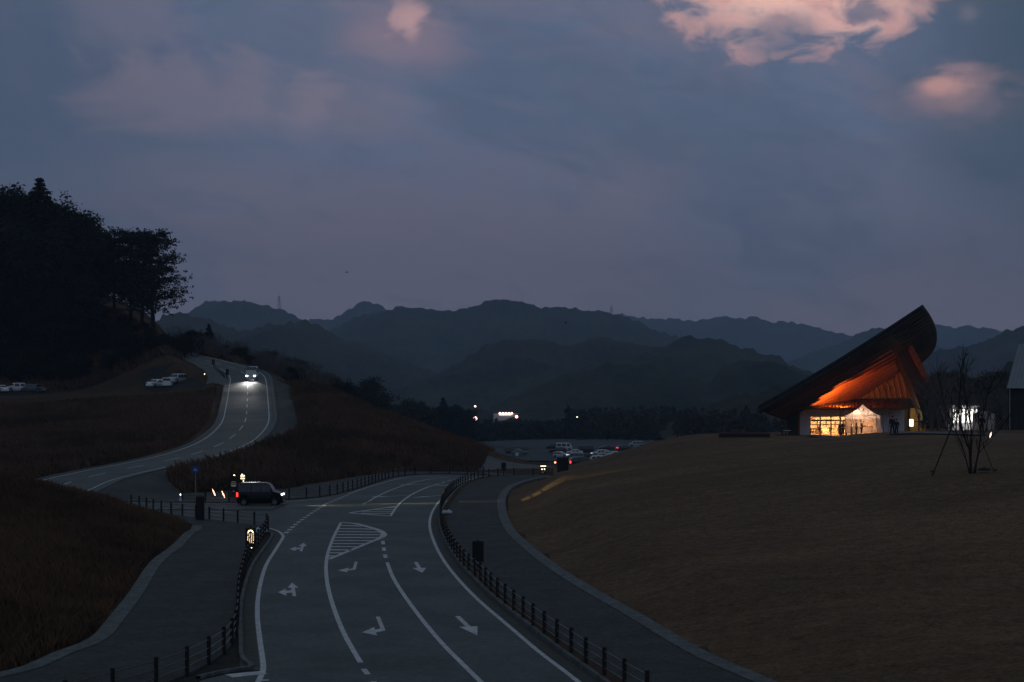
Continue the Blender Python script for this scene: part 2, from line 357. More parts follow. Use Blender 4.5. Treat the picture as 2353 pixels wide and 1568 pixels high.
# shoulder and embankment of the hill road
for p in [(640, 878, 272), (665, 890, 262), (672, 920, 240), (685, 960, 214), (680, 985, 200), (640, 1010, 190), (600, 1022, 184), (500, 1050, 168), (610, 850, 287), (700, 882, 262), (750, 893, 250), (830, 925, 235), (900, 955, 222), (950, 980, 212), (1000, 1006, 204), (1060, 1037, 196), (1100, 1060, 188), (1140, 1082, 180),
          (387, 1115, 144), (450, 1121, 141), (560, 1121, 141), (656, 1118, 143), (735, 1106, 151), (818, 1092, 164), (900, 1081, 172), (1000, 1078, 174), (1120, 1082, 175), (600, 1060, 165), (700, 1000, 202), (800, 1000, 200), (750, 950, 222), (900, 1030, 187), (500, 1082, 155), (1000, 1050, 186),
          (390, 1082, 158), (330, 1110, 139), (270, 1128, 133), (340, 1135, 131)]: cp(*p)
for px, d, z in [(800, 300, 0), (900, 280, -3), (1000, 260, -4.5), (1080, 240, -4.2), (700, 330, 7), (600, 320, 12.5), (500, 360, 16), (400, 380, 18.5), (500, 385, 16), (600, 385, 13), (740, 385, 8), (850, 385, 2), (1000, 400, -5), (900, 500, -7), (700, 520, 0), (500, 520, 8), (200, 405, 27), (0, 420, 29), (300, 400, 24), (300, 520, 20), (100, 520, 24), (-100, 500, 26), (600, 650, -4), (900, 650, -9), (1200, 650, -8.5), (1600, 650, -9), (1900, 500, -8), (2300, 450, -6), (2300, 600, -8)]:
    cw((px-CX)*d/F, d, z)
for i in range(0, len(HC)-30, 12): cw(*HC[i])
C = np.array(C)
def tps(r2): return np.where(r2 > 1e-9, r2*np.log(r2+1e-12), 0)
XY = C[:, :2]/100; K = tps(((XY[:, None]-XY[None])**2).sum(2))+np.eye(len(C))*2e-3
Pm = np.c_[np.ones(len(C)), XY]; A = np.block([[K, Pm], [Pm.T, np.zeros((3, 3))]])
sol = np.linalg.lstsq(A, np.r_[C[:, 2], 0, 0, 0], rcond=None)[0]
def seg_dist(X, Y, P, closed=False):
    P = np.asarray(P); Q = np.roll(P, -1, 0) if closed else P[1:]; P0 = P if closed else P[:-1]
    best = np.full(X.shape, 1e18); idx = np.zeros(X.shape, int); tt = np.zeros(X.shape)
    for i in range(len(P0)):
        a = P0[i, :2]; b = Q[i, :2]; ab = b-a; L = ab@ab+1e-12
        t = np.clip(((X-a[0])*ab[0]+(Y-a[1])*ab[1])/L, 0, 1)
        d = (X-a[0]-t*ab[0])**2+(Y-a[1]-t*ab[1])**2; k = d < best
        best = np.where(k, d, best); idx = np.where(k, i, idx); tt = np.where(k, t, tt)
    return np.sqrt(best), idx, tt
def inside(X, Y, P):
    c_ = np.zeros(X.shape, bool); n = len(P); j = n-1
    for i in range(n):
        xi, yi = P[i]; xj, yj = P[j]
        c_ ^= ((yi > Y) != (yj > Y)) & (X < (xj-xi)*(Y-yi)/(yj-yi+1e-12)+xi); j = i
    return c_
def sstep(t): t = np.clip(t, 0, 1); return t*t*(3-2*t)
def H(X, Y):
    X = np.atleast_1d(np.asarray(X, float)).ravel(); Y = np.atleast_1d(np.asarray(Y, float)).ravel(); out = np.empty(X.shape)
    for s in range(0, len(X), 20000):
        x = X[s:s+20000]; y = Y[s:s+20000]; q = np.c_[x, y]/100
        h = tps(((q[:, None]-XY[None])**2).sum(2))@sol[:-3]+sol[-3]+q@sol[-2:]
        far = sstep((y-580)/80); h = h*(1-far)-9*far
        fx = sstep((np.abs(x-10)-(.36*y+25))/60); h = h*(1-fx)+np.clip(h, -9, 30)*fx
        d, i, t = seg_dist(x, y, HC[::2]); P = HC[::2]
        zr = P[i, 2]*(1-t)+P[np.minimum(i+1, len(P)-1), 2]*t
        w = 1-sstep((d-4.3)/4.2); h = h*(1-w)+zr*w
        df, _, _ = seg_dist(x, y, flat, True); ins = inside(x, y, flat)
        k = np.where(ins, 0, sstep(df/5.0)); h = h*k
        out[s:s+20000] = h
    return out
def hz(x, y): return float(H([x], [y])[0])
def ys():
    y = 12.0; o = []
    while y < 330: o.append(y); y += 1.1
    while y < 700: o.append(y); y += 1.1+(y-330)*.025
    return np.array(o)
xs = np.concatenate([np.arange(-260, -118, 4.), np.arange(-118, 82, 1.1), np.arange(82, 260, 4.)])
yy = ys(); GX, GY = np.meshgrid(xs, yy); GZ = H(GX, GY).reshape(GX.shape)
d_f, _, _ = seg_dist(GX.ravel(), GY.ravel(), flat, True)
ins_f = inside(GX.ravel(), GY.ravel(), flat).reshape(GX.shape)
d_h, _, _ = seg_dist(GX.ravel(), GY.ravel(), HC[::3]); d_h = d_h.reshape(GX.shape)
soft = sstep((np.minimum(np.where(ins_f, 0, d_f.reshape(GX.shape)), np.maximum(d_h-5, 0))-.5)/6)
shelf_ = np.clip(((GX < -43)&(GY > 262)&(GY < 322)).astype(float), 0, 1); soft = soft*(1-shelf_*.95)
GZ = GZ+soft*(fbm(GX*.12, GY*.12, 4, 3)*1.0*np.where(GX > 5, .35, 1)+fbm(GX*.03, GY*.03, 2, 9)*np.where(GX > 5, .25, .6))
GZ = GZ-.06-.30*ins_f*sstep(d_f.reshape(GX.shape)/2.0)-.10*(d_h < 4.6)
for hx, hy, L_, wd, dp in [(17, 62, 5.5, 1.0, .30), (14.5, 52, 2.6, .7, .28), (21, 50, 3.5, .7, .22), (9, 92, 4, 1.2, .22), (12, 57, 4.5, .8, .22), (30, 75, 6, 1.1, .22), (26, 58, 4, .8, .2), (16, 100, 6, 1.5, .2), (23, 47, 3, .6, .2), (36, 92, 6, 1.3, .2)]:      # shallow hollows in the turf
    q_ = ((GX-hx)/L_)**2+((GY-hy-.12*(GX-hx))/wd)**2; GZ = GZ-dp*np.exp(-q_)+dp*.6*np.exp(-(((GX-hx)/L_)**2+((GY-hy-.12*(GX-hx)+wd*1.6)/wd)**2))
nx = len(xs); ny = len(yy)
# region masks: lawn right of strip and before valley
ii, jj = np.meshgrid(np.arange(ny-1), np.arange(nx-1), indexing='ij')
cxm = (GX[:-1, :-1]+GX[1:, 1:])/2; cym = (GY[:-1, :-1]+GY[1:, 1:])/2
sx_at = np.interp(cym, stripR[::-1][:, 1][np.argsort(stripR[::-1][:, 1])], stripR[::-1][:, 0][np.argsort(stripR[::-1][:, 1])])
sx_at = np.where(cym > 157, 2.5+(cym-157)*.15, sx_at)
sx_at = np.where(cym < 40, 8.0, sx_at)
lawn = (cxm > sx_at) & (cym < 250)
valley = (cym > 335) & (cxm > -30) | (cym > 450)
def sub(name, mask, m):
    f = np.stack([ii*nx+jj, ii*nx+jj+1, (ii+1)*nx+jj+1, (ii+1)*nx+jj], -1)[mask]
    u, inv = np.unique(f.ravel(), return_inverse=True)
    V_ = np.c_[GX.ravel(), GY.ravel(), GZ.ravel()][u]
    return tag(npmesh(name, V_, inv.reshape(f.shape), m, True), kind='structure')
sub('lawn', lawn, M_lawn); sub('hillside', ~lawn & ~valley, M_bank); sub('valley_ground', valley & ~lawn, M_valley)
gb = MB(); gb.add([(-7000, -7000, -10.5), (7000, -7000, -10.5), (7000, 7000, -10.5), (-7000, 7000, -10.5)], [(0, 1, 2, 3)])
tag(gb.build('ground', M_valley), kind='structure')
# ------------------------------------------------------------------ ribbons
def ribbon(A, B, off, m, name, nc=4, zf=None, thick=0, parent=None):
    A = np.asarray(A, float)[:, :2]; B = np.asarray(B, float)[:, :2]
    n = max(len(A), len(B))
    if n < 10: n = max(n, int(np.linalg.norm(np.diff(A, axis=0), axis=1).sum()/2.0)+2)
    def rs(P):
        s = np.r_[0, np.cumsum(np.linalg.norm(np.diff(P, axis=0), axis=1))]; t = np.linspace(0, s[-1], n)
        return np.c_[np.interp(t, s, P[:, 0]), np.interp(t, s, P[:, 1])]
    if len(A) != len(B) or len(A) != n: A = rs(A); B = rs(B)
    t = np.linspace(0, 1, nc+1)[None, :, None]; P = A[:, None]*(1-t)+B[:, None]*t
    z = (H(P[..., 0], P[..., 1]).reshape(P.shape[:2]) if zf is None else np.full(P.shape[:2], zf))+off
    V_ = np.c_[P.reshape(-1, 2), z.ravel()]; k = nc+1
    i, j = np.meshgrid(np.arange(n-1), np.arange(nc), indexing='ij')
    f = np.stack([i*k+j, (i+1)*k+j, (i+1)*k+j+1, i*k+j+1], -1).reshape(-1, 4)
    if thick:
        lo = V_.copy(); lo[:, 2] -= thick; N = len(V_); V_ = np.r_[V_, lo]
        e = []
        for q in range(n-1):
            for a, b in ((q*k, (q+1)*k), ((q+1)*k+nc, q*k+nc)): e.append((b, a, a+N, b+N))
        f = np.r_[f, np.array(e)]
    return f, V_
class RB:            # merges several ribbons into one sheet object
    def __init__(s): s.V = []; s.F = []; s.n = 0
    def add(s, A, B, off, nc=2, zf=None, thick=0):
        f, v = ribbon(A, B, off, None, '', nc, zf, thick); s.V.append(v); s.F.append(f+s.n); s.n += len(v)
    def poly(s, pts, z):
        mb = MB().flat(pts, z); v = np.array(mb.v); f = np.array(mb.f); f = np.c_[f, f[:, 2]]
        s.V.append(v); s.T = getattr(s, 'T', [])
        s.F.append(f+s.n); s.n += len(v)
    def build(s, name, m, kind='structure'):
        V_ = np.concatenate(s.V); F_ = np.concatenate(s.F)
        me = bpy.data.meshes.new(name)
        me.from_pydata([tuple(p) for p in V_], [], [tuple(f) if f[2] != f[3] else tuple(f[:3]) for f in F_.tolist()]); me.update()
        o = link(name, me, m); return tag(o, kind=kind) if kind else o
def line(rb, pts, w, off=.008, flatz=None, smooth=True, step=1.0):
    P = catmull(pts, step) if smooth else np.asarray(pts, float)
    rb.add(offset(P, -w/2), offset(P, w/2), off, 1, flatz)
# main asphalt sheet over the level junction
fl = [tuple(p) for p in flat]
tag(MB().flat(fl, 0.0).build('road', M_asph), kind='structure')
rd = RB(); rd.add(offset(HC, -3.75), offset(HC, 3.55), .05, 6)
br = [W(473, 893, 271), W(478, 870, 281), W(462, 850, 290), W(440, 832, 300), W(420, 822, 315)]
bl = [W(527, 892, 257), W(520, 868, 272), W(505, 852, 284), W(480, 838, 300), W(440, 826, 320)]
rd.add([p[:2] for p in br], [p[:2] for p in bl], .07, 8)
rd.build('hill_road', M_asph)
sr = RB(); sr.add([W(1060, 1087, 174)[:2], W(1200, 1089, 178)[:2], W(1330, 1090, 182)[:2], W(1400, 1080, 230)[:2]][:], [W(1105, 1066, 285)[:2], W(1200, 1066, 288)[:2], W(1330, 1066, 288)[:2], W(1420, 1066, 290)[:2]], .12, 24)
sr.build('lower_road', M_asph)
lot = RB(); lot.add([W(1120, 1058, 380)[:2], W(1180, 1058, 382)[:2], W(1300, 1058, 384)[:2], W(1560, 1058, 388)[:2]], [W(1050, 1012, 565)[:2], W(1180, 1010, 580)[:2], W(1340, 1010, 580)[:2], W(1500, 1010, 578)[:2]], .12, 14)
lot.build('car_park', M_gravel)
sh = RB(); sh.add([W(350, 895, 268)[:2], W(420, 893, 264)[:2], W(472, 892, 270)[:2]], [W(320, 890, 305)[:2], W(400, 890, 300)[:2], W(470, 880, 276)[:2]], .08, 6)
sh.add([W(-150, 905, 296)[:2], W(120, 905, 292)[:2]], [W(-150, 905, 318)[:2], W(120, 905, 312)[:2]], .08, 6)
sh.build('shelf_parking', mat('dark_gravel', (.035, .036, .034), .95, .35, .3, bump=.01, spec=.1))
# pavement beside the hill road
edge = [(612, 848, 290), (640, 876, 272), (665, 890, 262), (672, 920, 240), (685, 960, 214), (680, 985, 200), (640, 1010, 190), (600, 1022, 184), (500, 1050, 168), (400, 1078, 156), (385, 1105, 146), (400, 1118, 140), (418, 1135, 133)]
EDGE = catmull([tuple(W(*p)[:2]) for p in edge], 1.5)
i0 = int(np.argmin(((HC[:, :2]-np.array(W(585, 850, 288)[:2]))**2).sum(1)))
inner = offset(HC, -4.15)[:, :2]      # travel from hilltop down: image right is left of travel
hp = inner[i0:len(HC)-6]
pv = RB(); pv.add(hp, EDGE, .10, 8); pv.build('hill_pavement', M_walk)
kb = RB(); kb.add(offset(HC, -4.15)[i0-20:len(HC)-4], offset(HC, -3.62)[i0-20:len(HC)-4], .16, 1, thick=.15)
kb.add(offset(HC, 3.5)[28:len(HC)-16], offset(HC, 3.85)[28:len(HC)-16], .10, 1, thick=.15)
# ------------------------------------------------------------------ main road edges
Rp = [(1330, 1568), (1286.7, 1534.6), (1236, 1496), (1169.4, 1439.4), (1099, 1379), (1052.5, 1330.8), (1019, 1287.4), (997.4, 1245.6), (987.3, 1208.9), (992.4, 1178.8), (1010, 1151.5), (1034, 1126), (1060, 1109.5), (1095, 1099), (1140, 1093.5), (1240, 1092)]
RL = catmull([gx(*p) for p in [(1500, 1700)]+Rp], 1.0)
Lp = [(618.2, 1213.9), (638.3, 1220.6), (650, 1230.6), (648.3, 1239), (631.6, 1265.7), (613.2, 1295.7), (601.5, 1329), (593, 1372.6), (591.5, 1416), (596.5, 1466), (603.2, 1513), (604.8, 1539.6), (596, 1562), (575, 1600)]
LL = catmull([gx(*p) for p in Lp], .7)
fr_px = [(1487, 1620), (1437, 1590), (1393.7, 1563), (1353.6, 1539.3), (1318, 1513), (1286.4, 1491.5), (1257.4, 1470.6), (1231, 1451.3), (1206.5, 1431.4), (1167.7, 1401), (1132.7, 1370.9), (1099.3, 1335.8), (1067.5, 1309), (1042.5, 1275.7), (1029, 1252.3), (1017.4, 1225.6), (1012.4, 1198.8), (1014, 1174), (1022, 1152), (1036, 1135), (1053, 1121.5), (1072.5, 1111.7), (1099, 1103), (1132.7, 1097.5), (1169.4, 1095.6), (1239.6, 1096), (1300, 1097)]
FR = catmull([gx(*p) for p in fr_px], 1.0)
fl_px = [(150, 1645), (250, 1616), (353, 1587), (433, 1555.7), (483, 1529), (518, 1504), (536, 1479), (544.5, 1452), (547, 1415), (549, 1380), (558, 1332), (569, 1291.7), (578, 1276), (590.6, 1258), (601.6, 1244), (609.4, 1233), (616, 1221), (612.9, 1214.5), (604.5, 1211.5), (591.5, 1210), (573.3, 1208.6), (551.6, 1206), (522.7, 1202), (491.5, 1198), (450, 1192.5), (411.9, 1187.5), (366, 1179.5), (322, 1169), (283, 1161.5)]
FLn = catmull([gx(*p) for p in fl_px], .8)
fb_px = [(419, 1154.8), (455, 1155.5), (491.5, 1156.5), (545, 1157), (600, 1153), (680.7, 1148), (730, 1143.5), (772, 1137), (810, 1127), (845.4, 1116), (875, 1106), (898.8, 1099), (925, 1094.6), (952.3, 1092), (1010, 1090.5), (1086, 1091.5), (1130, 1093)]
FB = catmull([gx(*p) for p in fb_px], .8)
# right verge: gutter, kerb, grass, pavement
gt = RB(); gt.add(offset(RL, .12), offset(RL, .58), .012, 1, 0.0)
LK = LL[LL[:, 1] > gx(0, 1538)[1]]; gt.add(offset(LK, .12), offset(LK, .55), .012, 1, 0.0)
gt.build('gutter', M_gut)
kb.add(offset(RL, .58), offset(RL, .72), .14, 1, 0.0, thick=.16)
KK = catmull([tuple(p) for p in offset(LK, .62)[::6]]+[gx(578, 1537), gx(552, 1543), gx(500, 1551), gx(455, 1563)], .4); kb.add(offset(KK, -.07), offset(KK, .07), .12, 1, 0.0, thick=.14)
kb.build('kerb', M_conc)
vg = RB(); vg.add(offset(RL, .72), offset(RL, 1.12), .11, 1, 0.0, thick=.1)
vg.build('grass_verge', M_bank)
inR = offset(stripR, .62)
RW = [tuple(p[:2]) for p in offset(RL, 1.12)]
wk = MB(); wk.prism([tuple(p) for p in RW]+[tuple(p[:2]) for p in inR if p[1] > 30], -.05, .10)
# left plaza
inL = offset(stripL, .5)
pl = [tuple(p[:2]) for p in FLn[::-1]]
wk2 = [p for p in pl]+[tuple(p[:2]) for p in stripL[::-1] if True]
wk.prism(wk2, -.05, .10)
dcut = gx(0, 1541)[1]
vl = [tuple(p[:2]) for p in offset(LL, .70) if p[1] > dcut][3:]+[gx(596, 1543), gx(520, 1549), gx(465, 1562), gx(380, 1610), gx(150, 1610)]+[tuple(p[:2]) for p in FLn if p[1] < gx(0, 1222)[1]]
MBv = MB().prism(vl, -.05, .03); tag(MBv.build('left_verge', mat('verge_soil', (.05, .045, .038), 1, .4, 1.2, bump=.02, spec=.1)), kind='structure')
# far pavement beyond back fence
fe = [gx(*p) for p in [(418, 1137), (560, 1129), (656, 1126), (735, 1112.5), (818, 1097.5), (900, 1087.6), (960, 1085), (1100, 1086.5)]]
wk.prism([tuple(p[:2]) for p in FB]+[tuple(p) for p in fe[::-1]], -.05, .09)
tag(wk.build('pavement', M_walk), kind='structure')
ds = RB(); ds.add(stripR, offset(stripR, .62), .13, 1, 0.0, thick=.2); ds.add(offset(stripL, -.30), offset(stripL, .30), .13, 1, 0.0, thick=.2)
ds.build('drain_channel', M_conc)
# ------------------------------------------------------------------ painted markings
mk = RB()
line(mk, RL, .16, .006, 0.0, smooth=False); line(mk, LL, .17, .006, 0.0, smooth=False)
lnk = [0]
def ln(px, w, smooth=True):
    lnk[0] += 1; line(mk, [gx(*p) for p in px], w, .0075+(lnk[0] % 9)*.0013, 0.0, smooth, .8)
ln([(783.6, 1201.2), (768.5, 1230.6), (758.5, 1255.6), (751.8, 1279), (749.2, 1305.7), (751.8, 1339), (760.2, 1376), (773.5, 1416), (790.3, 1456), (808.6, 1489.5), (828.7, 1523.5)], .17)
ln([(835.4, 1538), (845.4, 1550.6)], .17, False); ln([(858, 1567), (870, 1582)], .17, False)
ln([(889.5, 1293), (902.2, 1325.8), (922.2, 1359.2), (945.6, 1392.6), (979, 1436), (1019, 1482.8), (1059, 1522.9), (1096, 1559.6), (1150, 1610)], .17)
for a, b in (((879.6, 1244), (880.6, 1251.6)), ((881.3, 1259), (882.8, 1266.7)), ((884.3, 1275), (886.5, 1283))): ln([a, b], .2, False)
hat_top = [(785, 1201.2), (815.3, 1203.9), (842, 1210.5), (865.4, 1217.2), (878.8, 1223.9), (882.5, 1229.5), (877, 1235.6)]
ln(hat_top, .36); ln([(877, 1235.6), (755.2, 1285.7)], .26, False)
def seg(y, L_, px):          # x on polyline px at height y
    for (x0, y0), (x1, y1) in zip(px, px[1:]):
        if min(y0, y1) <= y <= max(y0, y1) and y0 != y1: return x0+(x1-x0)*(y-y0)/(y1-y0)
    return None
lft = [(783.6, 1201.2), (768.5, 1230.6), (758.5, 1255.6), (751.8, 1279), (750, 1290)]
for k in range(11):
    y = 1208+k*7.0
    xl = seg(y, 0, lft); xr = seg(y, 0, hat_top[:6]) if y < 1229 else seg(y, 0, [(882, 1229), (877, 1235.6), (755.2, 1285.7)])
    if xl and xr and xr-xl > 6: ln([(xl, y), (xr, y+1.5 if y < 1229 else y+.5)], .52, False)
ln([(804.3, 1179.2), (897.2, 1186.5)], .36, False); ln([(804.3, 1178.8), (912.2, 1163.8)], .32, False)
ln([(897.2, 1186.5), (912.2, 1164.8), (928.9, 1148.7), (952.3, 1133.7), (982.4, 1120.3), (1009, 1112.7)], .18)
for k in range(4):
    y = 1167.5+k*4.2; xl = 804.3+(1178.8-y)*107.9/15 if y < 1178.8 else 830; xr = seg(y, 0, [(897.2, 1186.5), (912.2, 1163.8)])
    ln([(xl, y), (xr, y)], .46, False)
for a in ((1014, 1110.6, 1023, 1107.6), (1028, 1106, 1037, 1103.4), (1043, 1102, 1052, 1100.2)): ln([(a[0], a[1]), (a[2], a[3])], .14, False)
ln([(834, 1159.6), (838.5, 1157.2)], .14, False); ln([(840, 1156.3), (843, 1154.9)], .14, False)
ln([(846, 1153.6), (872.1, 1138.7), (902.2, 1125.4), (935.6, 1113.7), (962.3, 1106.3), (995.7, 1100.3), (1030, 1096.6)], .15)
ln([(798.6, 1137), (835.4, 1123.7), (878.8, 1110.3), (918.9, 1100.6), (952.3, 1096.6), (1000, 1094.2)], .14)
ln([(656, 1152.6), (700, 1150.5), (765, 1145.6)], .12)
# dashed give-way line over the junction mouth
dl = catmull([gx(*p) for p in [(656.6, 1225.6), (683.4, 1202.4), (711.8, 1182.3), (748.5, 1159), (765.2, 1152), (797, 1138.7)]], .1)
s_ = np.r_[0, np.cumsum(np.linalg.norm(np.diff(dl, axis=0), axis=1))]
k = 0.0
while k+.5 < s_[-1]:
    a = int(np.searchsorted(s_, k)); b = int(np.searchsorted(s_, k+.85)); mk.add(offset(dl, -.14)[a:b+1], offset(dl, .14)[a:b+1], .006, 1, 0.0); k += 2.0
ln([(606, 1545.5), (525, 1554.0)], .58, False); ln([(600, 1564), (618, 1563.6)], .2, False)
ln([(468, 1173.6), (535, 1177)], .12, False)
# hill road lines and dashes
line(mk, offset(HC, 2.95)[:len(HC)-2], .15, .062, None, False); line(mk, offset(HC, -3.05)[:len(HC)-2], .15, .062, None, False)
s_ = np.r_[0, np.cumsum(np.linalg.norm(np.diff(HC[:, :2], axis=0), axis=1))]
k = 3.0
while k+5 < s_[-1]-14:
    a = int(np.searchsorted(s_, k)); b = int(np.searchsorted(s_, k+4.6)); mk.add(offset(HC, -.07)[a:b+1], offset(HC, .07)[a:b+1], .066, 1, None); k += 9.5
line(mk, [W(536, 940-0, 1)[:2]]*0 or [gx(344, 1154, .05), gx(406, 1156.2, .03), gx(470, 1158)], .12, .02, None)
ln2 = [W(480, 887.5, 271)[:2], W(492, 887.5, 271)[:2]]
# arrows: local shapes (right, forward) in metres
def arrow(shape, pos, head):
    c_, s2 = math.cos(head), math.sin(head)          # head = angle of forward from +Y, clockwise
    shape = [(u*.66, v) for u, v in shape] if len(shape) > 7 else shape
    mk.poly([(pos[0]+u*c_+v*s2, pos[1]-u*s2+v*c_) for u, v in shape], .0062)
ST = [(-.09, -2.4), (.09, -2.4), (.09, .3), (.33, .3), (0, 2.4), (-.33, .3), (-.09, .3)]
TR = [(-.09, -2.3), (.09, -2.3), (.09, .2), (.35, .9), (.35, -.25), (.9, 1.3), (.40, 2.5), (.38, 1.75), (-.09, .95)]
TR = [(-.12, -2.3), (.10, -2.3), (.10, .75), (.42, 1.0), (.40, .35), (1.12, 1.55), (.42, 2.35), (.42, 1.65), (-.12, 1.2)]
LS1 = [(.02, -2.4), (.24, -2.4), (.24, .5), (.48, .5), (.13, 2.4), (-.22, .5), (.02, .5), (.02, -.4), (-.35, -.5), (-.35, .2), (-.85, -1.0), (-.35, -2.2), (-.35, -1.35), (.02, -1.2)]
g = lambda x, y: gx(x, y)
arrow(LS1, g(691, 1257.5), R(-6)); arrow(LS1, g(669, 1354.5), R(-9))
arrow(TR, g(815, 1303), R(180-4)); arrow(TR, g(876, 1438), R(180-8))
arrow(ST, g(962.5, 1304), R(180-7)); arrow(ST, g(1073, 1437.5), R(180-10))
arrow([(u*1.1, v) for u, v in TR], g(905, 1140.5), R(180+38)); arrow(ST, g(986, 1141), R(180+35)); arrow(TR, g(966, 1113.5), R(180+48)); arrow(ST, g(1037, 1115), R(180+50))
tag(mk.build('road_marking', M_paint), kind='structure')

# ------------------------------------------------------------------ distant hills
M_for = mat('forest_slope', (.016, .024, .020), 1, 0, .010, col2=(.055, .055, .040), bump=4.0, bscale=.06, spec=.05)
def ridge(name, px, d, run, base=-10.4, amp=1.0, tree=7.0, seed=1, step=3.0, rows=34, nearz=None):
    xs_ = np.arange(px[0][0], px[-1][0]+.1, step); yy_ = np.interp(xs_, [p[0] for p in px], [p[1] for p in px])
    k = np.exp(-np.linspace(-2, 2, 9)**2); yy_ = np.convolve(np.pad(yy_, 4, 'edge'), k/k.sum(), 'valid')
    X0 = (xs_-CX)*d/F; Z0 = CH-(yy_-HY)*d/F
    v = np.concatenate([np.linspace(-1, 0, 8)[:-1], np.linspace(0, 1, rows)])
    XX, VV = np.meshgrid(X0, v); ZZ = np.broadcast_to(Z0, XX.shape)
    Y = d-VV*run; hgt = ZZ-base
    prof = np.where(VV > 0, (1-VV)**1.25*(1+.25*VV), (1+VV)**1.2)
    Z = base+hgt*prof
    sc_ = run/3.0
    nz = fbm(XX/sc_+7*seed, Y/sc_, 5, seed)*hgt*.80*amp*np.minimum(1, np.abs(VV)*4)*np.clip((1-np.abs(VV))*3, 0, 1)
    t1 = vnoise(XX/(tree*1.1)+seed*3, Y/(tree*1.1), seed+20)**1.5+vnoise(XX/(tree*.5), Y/(tree*.5), seed+30)*.5
    tm = np.clip((1-np.abs(VV))*6, 0, 1)*np.clip(hgt/30, 0, 1)
    Z = Z+nz+(t1-.6)*tree*.75*tm+fbm(XX/60, Y/60, 2, seed+5)*tree*1.2*tm
    r_, c_ = XX.shape; i, j = np.meshgrid(np.arange(r_-1), np.arange(c_-1), indexing='ij')
    f = np.stack([i*c_+j, (i+1)*c_+j, (i+1)*c_+j+1, i*c_+j+1], -1).reshape(-1, 4)
    return tag(npmesh(name, np.c_[XX.ravel(), Y.ravel(), Z.ravel()], f, M_for, False), kind='structure')
ridge('far_mountains', [(1330, 790), (1420, 720), (1440, 723), (1470, 731), (1560, 735), (1600, 739), (1660, 727), (1700, 733), (1730, 728), (1770, 740), (1830, 742), (1870, 752), (1930, 764), (1960, 775), (2010, 790), (2080, 770), (2150, 748), (2200, 756), (2250, 765), (2300, 770), (2420, 790)], 5600, 1500, tree=14, seed=2)
ridge('peak_mountains', [(640, 800), (700, 738), (735, 734), (760, 737), (800, 710), (835, 692), (865, 700), (890, 715), (940, 740), (1050, 800)], 4600, 1100, tree=11, seed=3)
ridge('left_mountain', [(380, 760), (420, 730), (445, 712), (480, 690), (520, 693), (560, 692), (610, 702), (650, 709), (690, 735), (740, 760), (800, 790), (860, 830)], 3600, 900, tree=10, seed=4)
ridge('right_mountain', [(1780, 850), (1850, 812), (1930, 790), (1975, 768), (2010, 752), (2045, 757), (2100, 775), (2170, 800), (2300, 830), (2420, 850)], 3900, 900, tree=10, seed=5)
ridge('middle_mountain', [(700, 800), (780, 752), (830, 730), (880, 712), (930, 702), (975, 714), (1040, 716), (1085, 708), (1125, 693), (1180, 694), (1215, 699), (1240, 709), (1285, 703), (1320, 712), (1380, 718), (1430, 726), (1480, 745), (1530, 768), (1600, 788), (1700, 820), (1800, 860)], 3000, 1000, tree=9, seed=6)
ridge('dark_right_mountain', [(2060, 880), (2130, 820), (2200, 800), (2260, 785), (2300, 770), (2325, 758), (2360, 750), (2440, 730), (2520, 720)], 2100, 600, tree=8, seed=7)
ridge('left_shoulder_hill', [(380, 720), (430, 722), (480, 735), (540, 760), (580, 762), (620, 748), (690, 741), (740, 752), (770, 772), (830, 795), (900, 820), (1000, 860), (1100, 905)], 1900, 520, tree=8, seed=8)
ridge('middle_hills', [(900, 905), (1000, 865), (1060, 830), (1110, 800), (1160, 784), (1220, 780), (1260, 790), (1300, 803), (1340, 790), (1380, 779), (1440, 782), (1480, 795), (1530, 796), (1560, 782), (1605, 775), (1640, 782), (1700, 803), (1760, 830), (1840, 862), (1920, 890), (2020, 910)], 1650, 480, tree=8, seed=9)
ridge('near_hills', [(1130, 930), (1200, 905), (1240, 880), (1290, 862), (1350, 852), (1400, 838), (1460, 832), (1510, 838), (1560, 862), (1620, 880), (1650, 855), (1700, 835), (1740, 830), (1790, 845), (1860, 870), (1960, 890), (2060, 900), (2200, 905), (2400, 905)], 1050, 260, tree=8, seed=10)
ridge('wooded_spur', [(1500, 985), (1560, 968), (1600, 955), (1660, 920), (1740, 897), (1820, 885), (1900, 880), (2000, 882), (2100, 880), (2200, 875), (2300, 850), (2420, 840)], 620, 120, tree=7, seed=11, step=4)
ridge('village_rise', [(700, 900), (800, 915), (900, 925), (1000, 935), (1100, 945), (1300, 950), (1500, 952), (1650, 950)], 980, 160, tree=8, seed=12, step=4)
